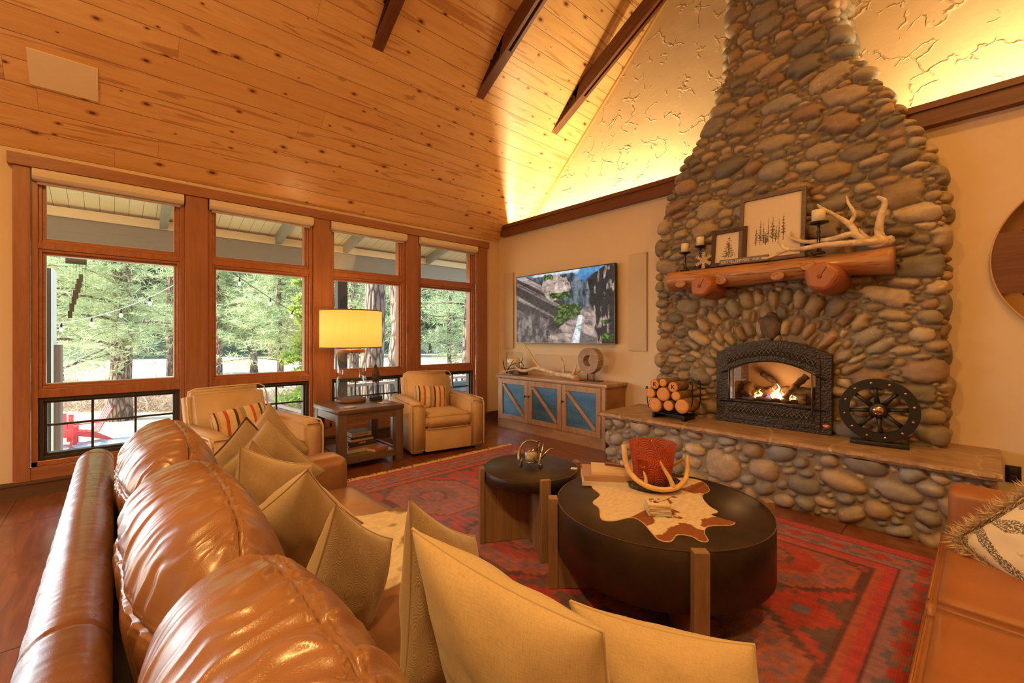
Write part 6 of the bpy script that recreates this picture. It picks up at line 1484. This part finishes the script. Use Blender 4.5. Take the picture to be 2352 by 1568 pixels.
for (w_, d_, h_, c, ti, lb, a) in ((.26,.33,.034,(.50,.40,.27),None,'thick tan book at the bottom of the shelf stack',.05),(.25,.31,.024,(.24,.17,.13),None,'brown paper-backed book, second from the bottom of the shelf stack',.0),
     (.25,.30,.020,(.035,.025,.022),None,'thin black book beneath the book titled LODGE',.03),(.24,.30,.030,(.06,.035,.028),'LODGE','dark book with LODGE printed in white on its spine',-.03),
     (.22,.25,.022,(.45,.30,.18),None,'orange-tan book lying on the LODGE book',.05),(.21,.24,.022,(.03,.04,.05),None,'slim black book with small white title, second from the top',.0),(.20,.22,.045,(.34,.30,.25),'MARKS','thick grey-green book on top of the shelf stack',.02)):
    book(lb, (BX, BY, z), a, w_, d_, h_, c, GB, ti, tsize=h_*.75); z += h_+.0004
book('small reddish book lying alone beside the stack on the shelf', (-4.43, 2.09, .137), R(20), .13, .19, .035, (.36,.13,.08), None)

# ============================================================ coffee tables
t = NT('bronze_black_top'); M_drum = t.pbr(t.ramp(t.noise(5,5,rough=.65), [(.3,(.022,.013,.010)),(.7,(.055,.034,.026))]), t.math('ADD', .28, t.math('MULTIPLY', t.noise(7,3), .2)), .25, normal=t.bump(t.noise(30,3), .1, .002))
M_legw = wood('acacia_wood', (.17,.095,.050), (.34,.21,.115), 2, 1.1, .5)
def drum_table(label, loc, rz, r_, zt, h_, rl, lw, ld, under):
    t_ = thing('drum_coffee_table', label, 'coffee table', loc, rz, 'black drum coffee tables with wooden legs')
    obj('drum', MB().lathe([(r_-.006,zt-h_),(r_,zt-h_+.004),(r_,zt-.003),(r_-.003,zt)], 96), M_drum, t_, bevel=0)
    mb = MB(); mb.add([((r_+(.0012 if q in (0,1) else -.003))*math.cos(2*PI*k/96), (r_+(.0012 if q in (0,1) else -.003))*math.sin(2*PI*k/96), zt+(-.003 if q in (0,3) else .0012)) for q in range(4) for k in range(96)], [(q*96+k, q*96+(k+1)%96, ((q+1)%4)*96+(k+1)%96, ((q+1)%4)*96+k) for q in range(4) for k in range(96)])
    obj('rim_edge', mb, plain('worn_edge', (.20,.13,.09), .35, .8), t_)
    for k in range(4):
        a = PI/4+k*PI/2; M_ = Matrix.Rotation(a, 4, 'Z'); mb = MB()
        mb.box((r_+.002,-lw/2,0),(rl,lw/2,zt+.018), M=M_); mb.box((lw*.5+.002 if k % 2 else .0, -lw*.36, 0),(r_+.003,lw*.36,zt-h_-.001), M=M_)
        obj('leg', mb, M_legw, t_, bevel=.003)
    return t_
drum_table('large low black drum coffee table with cowhide mat and orange candle on it', (-1.17, 2.13, .016), R(0), .535, .460, .265, .585, .062, 0, 0)
drum_table('smaller black-topped round table with wooden slab legs, next to the large drum table', (-2.055, 2.05, .016), R(15.6), .312, .468, .072, .345, .062, 0, 0)
# hide mat
def hide():
    P0 = [(-1.62,2.20),(-1.55,2.05),(-1.44,1.98),(-1.40,1.86),(-1.33,1.82),(-1.245,1.72),(-1.19,1.745),(-1.155,1.84),(-1.09,1.83),(-1.00,1.76),(-.945,1.725),(-.905,1.75),(-.915,1.83),(-.87,1.86),(-.82,1.845),(-.80,1.875),(-.845,1.94),(-.86,2.02),(-.80,2.10),(-.795,2.15),(-.85,2.15),(-.91,2.16),(-.90,2.22),(-.97,2.27),(-1.05,2.38),(-1.06,2.50),(-1.16,2.62),(-1.26,2.60),(-1.33,2.52),(-1.45,2.45)]
    P_ = smooth_path([(x,y,0) for x, y in P0]+[(P0[0][0],P0[0][1],0)], 4)[:-1]; poly = np.array([(p.x,p.y) for p in P_])
    t_ = thing('cowhide_mat', 'small cowhide-shaped mat in white and brown on the large coffee table', 'mat', (0,0,.4765))
    rs = .005; xs = np.arange(-1.66,-.76,rs); ys = np.arange(1.68,2.66,rs); X, Y = np.meshgrid(xs, ys); ins_ = np.zeros(X.shape, bool)
    for i in range(len(poly)):
        a = poly[i]; b = poly[(i+1)%len(poly)]; cnd = ((a[1] > Y) != (b[1] > Y)); xx_ = (b[0]-a[0])*(Y-a[1])/(b[1]-a[1]+1e-12)+a[0]; ins_ ^= cnd & (X < xx_)
    n1 = fbm(X*5+1, Y*5, 14, 3)+.05*(fbm(X*60,Y*60,3,2)-.5); brown = (n1 > .50-.45*np.clip(X+1.22,0,.3)) & ((X > -1.16) | (Y > 2.36))
    w_ = np.array((.66,.55,.42)); b_ = np.array((.24,.075,.025)); m = np.where(brown, 1.0, 0.0)[...,None]; col = (w_*(1-m)+b_*m)*(.85+.3*fbm(X*90,Y*40,5,2)[...,None])
    F = grid_faces(len(xs), len(ys)); fi = ins_.reshape(-1)[F].all(1)
    V = np.stack([X, Y, np.full_like(X,.0035)], -1).reshape(-1,3)
    link('hair_side', np_mesh('hair_side', V, F[fi], col.reshape(-1,3)), colattr('hide_hair', .9, 220, .002), t_)
    mb = MB(); mb.prism([tuple(p) for p in poly], 0, .003); obj('suede_backing', mb, plain('suede_edge', (.66,.47,.28), .9), t_)
hide()
TT = .480
cb = Vector((-1.325, 2.335, 0))
oc = thing('orange_glass_candle', 'large orange embossed glass candle jar on the big coffee table', 'candle', (cb.x, cb.y, TT+.022))
t = NT('embossed_orange_glass'); u_ = t.n('ShaderNodeTexCoord').outputs['UV']
cc = t.sep(t.co('Object')); th = t.math('ARCTAN2', cc[1], cc[0]); gx_ = t.math('MULTIPLY', th, 14/(2*PI)); gz2 = t.math('MULTIPLY', cc[2], 18.0)
par = t.math('MODULO', t.math('ADD', t.math('ADD', t.math('FLOOR', gx_), t.math('FLOOR', gz2)), 100.0), 2.0)
fx_ = t.math('FRACT', gx_); fz_ = t.math('FRACT', gz2)
da = t.math('SQRT', t.math('ADD', t.math('MULTIPLY', fx_, fx_), t.math('POWER', t.math('SUBTRACT', fz_, .5), 2.0)))
db_ = t.math('SQRT', t.math('ADD', t.math('MULTIPLY', t.math('SUBTRACT', fx_, .5), t.math('SUBTRACT', fx_, .5)), t.math('MULTIPLY', fz_, fz_)))
dd_ = t.math('ADD', t.math('MULTIPLY', da, par), t.math('MULTIPLY', db_, t.math('SUBTRACT', 1.0, par))); rip = t.math('SINE', t.math('MULTIPLY', dd_, 26.0))
p_ = t.n('ShaderNodeBsdfPrincipled', i_Base_Color=(.88,.22,.09,1), i_Roughness=.12, i_Coat_Weight=.6)
t.set(p_.inputs['Base Color'], t.mix(t.ramp(rip, [(.2,0.0),(.9,1.0)]), (.86,.20,.10), (1.0,.70,.52)))
t.set(p_.inputs['Normal'], t.bump(rip, 1.0, .012)); trn = t.n('ShaderNodeBsdfTranslucent', i_Color=(1.0,.30,.12,1)); mx = t.n('ShaderNodeMixShader'); mx.inputs[0].default_value = .4; t.set(mx.inputs[1], p_.outputs[0]); t.set(mx.inputs[2], trn.outputs[0])
t2 = t.n('ShaderNodeBsdfTransparent', i_Color=(1.0,.55,.42,1)); mx2 = t.n('ShaderNodeMixShader'); mx2.inputs[0].default_value = .42; t.set(mx2.inputs[1], mx.outputs[0]); t.set(mx2.inputs[2], t2.outputs[0]); t.t.links.new(mx2.outputs[0], t.out.inputs[0])
obj('glass_jar', MB().lathe([(.0001,.004),(.092,.0),(.100,.008),(.106,.03),(.128,.19),(.135,.225),(.1365,.228),(.131,.226),(.124,.19),(.100,.035),(.092,.02),(.0001,.018)], 64), t.m, oc)
cw = obj('wax', MB().lathe([(.0001,.018),(.094,.02),(.112,.115),(.0001,.115)], 40), plain('orange_wax', (.80,.30,.12), .5, Subsurface_Weight=.3), oc)
for k in range(3): obj('wick', MB().cyl((.04*math.cos(k*2.1),.04*math.sin(k*2.1),.11),(.04*math.cos(k*2.1),.04*math.sin(k*2.1),.135),.003,n=6), M_paper, cw)
# the small dark label faces the camera side
dirc = Vector((-cb.x, -cb.y, 0)).normalized(); ang = math.atan2(dirc.y, dirc.x)-R(26)
mb = MB(); V = []; F = []
for i in range(7):
    a = ang+(-.24+.48*i/6)
    for z, r_ in ((.078,.1145),(.150,.1240)): V.append(((r_+.0035)*math.cos(a), (r_+.0035)*math.sin(a), z))
for i in range(6): F.append((2*i,2*i+2,2*i+3,2*i+1))
lb_ = obj('label', mb.add(V, F), plain('copper_label', (.30,.055,.02), .3, .5), oc, fix=False)
mb = MB(); rg = random.Random(8); ML = Matrix.Translation((.1215*math.cos(ang), .1215*math.sin(ang), .114)) @ Matrix.Rotation(ang+PI/2, 4, 'Z')
for q in range(3):      # the worn, unreadable lines of print on the label
    for k in range(7): mb.box((-.017+.005*k, -.0012, .007-.008*q), (-.0135+.005*k-rg.random()*.001, .0, .007-.008*q+.0025+rg.random()*.002), M=ML)
obj('label_print', mb, plain('label_gold', (.75,.32,.14), .4), lb_)
ab = thing('antler_bowl', 'bowl stand of curved antlers wrapped around the orange candle jar', 'candle stand', (cb.x, cb.y, TT))
r3, b3 = _Rt, -_F
def lc_(r_, b, z): v = r3*r_+b3*b; return (v.x, v.y, z)
mb = MB(); antler_mb(mb, [lc_(-.175,.03,.245), lc_(-.172,.05,.17), lc_(-.155,.09,.10), lc_(-.10,.145,.055), lc_(-.02,.175,.035), lc_(.07,.17,.04), lc_(.14,.13,.07), lc_(.175,.08,.12), lc_(.185,.05,.19)], .016, .013)
antler_mb(mb, [lc_(-.085,.15,.05), lc_(-.085,.15,.09), lc_(-.095,.14,.125)], .012, .005); antler_mb(mb, [lc_(.06,.17,.045), lc_(.045,.16,.09), lc_(.01,.15,.15), lc_(-.005,.148,.185)], .015, .005)
obj('front_antler', mb, M_antler2, ab)
mb = MB(); antler_mb(mb, [lc_(-.15,-.10,.10), lc_(-.05,-.17,.04), lc_(.08,-.16,.04), lc_(.15,-.08,.09), lc_(.20,-.03,.15)], .016, .008); obj('rear_antler', mb, M_antler2, ab)
mb = MB(); rg = random.Random(5); ringp = [lc_(.145*math.cos(a), .135*math.sin(a), .018) for a in np.linspace(0,2*PI,30)]; mb.tube(ringp, .018, 8, cap=False)
for k in range(260):
    a = rg.uniform(0,2*PI); f = rg.uniform(0,2*PI); rr_ = .143+.018*math.cos(f); mb.sphere(lc_(rr_*math.cos(a), rr_*.94*math.sin(a), max(.006,.018+.018*math.sin(f))), .004, 5, 4)
obj('pebbled_base', mb, plain('dark_silver_beads', (.10,.075,.05), .3, .7), ab)
mb = MB(); mb.lathe([(.0001,.012),(.13,.012),(.13,.020),(.0001,.020)], 32); obj('tray', mb, plain('tray_dark', (.10,.05,.03), .4), ab)
# coasters in a pile
GC = 'pile of square coasters on the cowhide mat'
for k in range(5):
    t_ = thing('coaster', ['square white coaster at the bottom of the pile on the cowhide mat','white coaster second from the bottom of the pile on the mat','white coaster in the middle of the pile on the mat','white coaster second from the top of the pile on the mat','top coaster of the pile, printed with dark berries and twigs'][k], 'coaster', (-1.10+.002*k, 1.985-.003*k, TT+.001+.0125*k), R(42+[0,6,-3,4,-2][k]), GC)
    tl = obj('tile', coaster(MB(), .105, .0118), plain('cream_tile', (.68,.58,.42), .5), t_)
    if k == 4:
        mb = MB(); rg = random.Random(2)
        for q in range(9):
            x, y = rg.uniform(-.035,.01), rg.uniform(-.04,.03); mb.sphere((x,y,.0118),.006+rg.random()*.004,8,4,(1,1,.08))
        for q in range(6):
            x = -.02+.012*q; mb.tube([(x,-.03+.01*q,.0122),(x+.02,-.015+.008*q,.0122)], .0009, 4)
        obj('printed_berries', mb, plain('berry_ink', (.10,.015,.03), .5), tl)
# books on the coffee table
GK = 'coffee table books on the large drum table'
t = NT('map_cover'); M_map = t.pbr(t.ramp(t.noise(7,5), [(.40,(.66,.57,.42)),(.52,(.60,.48,.33)),(.56,(.30,.30,.33)),(.62,(.66,.58,.44))]), .4)
book('large pale hardcover at the bottom of the coffee table book pile', (-1.545, 2.225, TT), R(-50), .25, .34, .024, (.60,.56,.52), GK)
book('thick patterned hardcover in the middle of the coffee table book pile', (-1.55, 2.235, TT+.0245), R(-48), .245, .33, .030, (.42,.25,.16), GK)
book('cream softcover book on top of the coffee table book pile', (-1.535, 2.25, TT+.055), R(-52), .20, .27, .016, (.66,.52,.33), GK)
bv = at(1432, 1075, 2.52)
kn = thing('folding_knife', 'brown wooden-handled folding knife lying on the top book', 'knife', (-1.54, 2.28, TT+.0715), R(20))
mb = MB(); mb.tube(smooth_path([(-.07,0,.010),(-.03,.006,.011),(.03,.004,.011),(.07,-.004,.010)],4), [.008]+[.0125]*11+[.009], 10, flat=.7); obj('handle', mb, plain('rosewood', (.20,.045,.018), .3), kn)
obj('blade', MB().box((-.06,-.012,.016),(.06,-.006,.020)), plain('steel_blade', (.4,.4,.4), .25, 1.0), kn)
# candle holder on the small table
sh_ = thing('antler_candle_holder', 'silver antler candle holder with glass cup on the small round table', 'candle holder', (-2.06, 2.06, .4845))
obj('glass_cup', MB().lathe([(.0001,.035),(.040,.035),(.048,.05),(.050,.13),(.0485,.13),(.046,.052),(.038,.04),(.0001,.04)], 32), M_clear, sh_)
obj('candle', MB().lathe([(.0001,.042),(.038,.043),(.043,.085),(.0001,.078)], 24), M_wax, sh_)
mb = MB()
for P_, a in (([lc_(-.075,.02,.004), lc_(-.08,.02,.05), lc_(-.078,.0,.10), lc_(-.05,-.02,.15), lc_(.0,-.03,.165), lc_(.04,-.03,.155), lc_(.06,-.02,.17)],.011), ([lc_(-.07,.03,.004), lc_(-.066,.045,.03), lc_(-.06,.045,.07)],.010),
              ([lc_(.055,.04,.0), lc_(.055,.045,.03), lc_(.06,.03,.07), lc_(.075,.01,.11), lc_(.085,-.01,.15)],.012), ([lc_(.06,.03,.06), lc_(.09,.03,.09), lc_(.125,.02,.12), lc_(.15,.02,.118)],.009),
              ([lc_(.055,.04,.04), lc_(.03,.05,.05), lc_(.015,.055,.075)],.007), ([lc_(.075,.02,.08), lc_(.055,.02,.13), lc_(.06,.015,.165)],.007)): antler_mb(mb, P_, a, a*.55, 8)
obj('antler_frame', mb, M_chrome, sh_)
obj('foot', MB().box((-.012,-.012,0),(.012,.012,.03), bev=.004), M_chrome, sh_, loc=lc_(.06,.045,0)); obj('foot', MB().box((-.012,-.012,0),(.012,.012,.03), bev=.004), M_chrome, sh_, loc=lc_(-.072,.02,0)); obj('cup_ring', MB().lathe([(.042,.03),(.044,.036),(.0001,.036)], 20), M_chrome, sh_)
tag(obj('paper_slip', MB().box((-.02,-.02,0),(.02,.02,.0015)), plain('white_paper', (.75,.7,.66), .7), loc=(-1.83, 2.23, .485), rot=(0,0,.5)), 'tiny white paper slip on the edge of the small round table', 'paper')
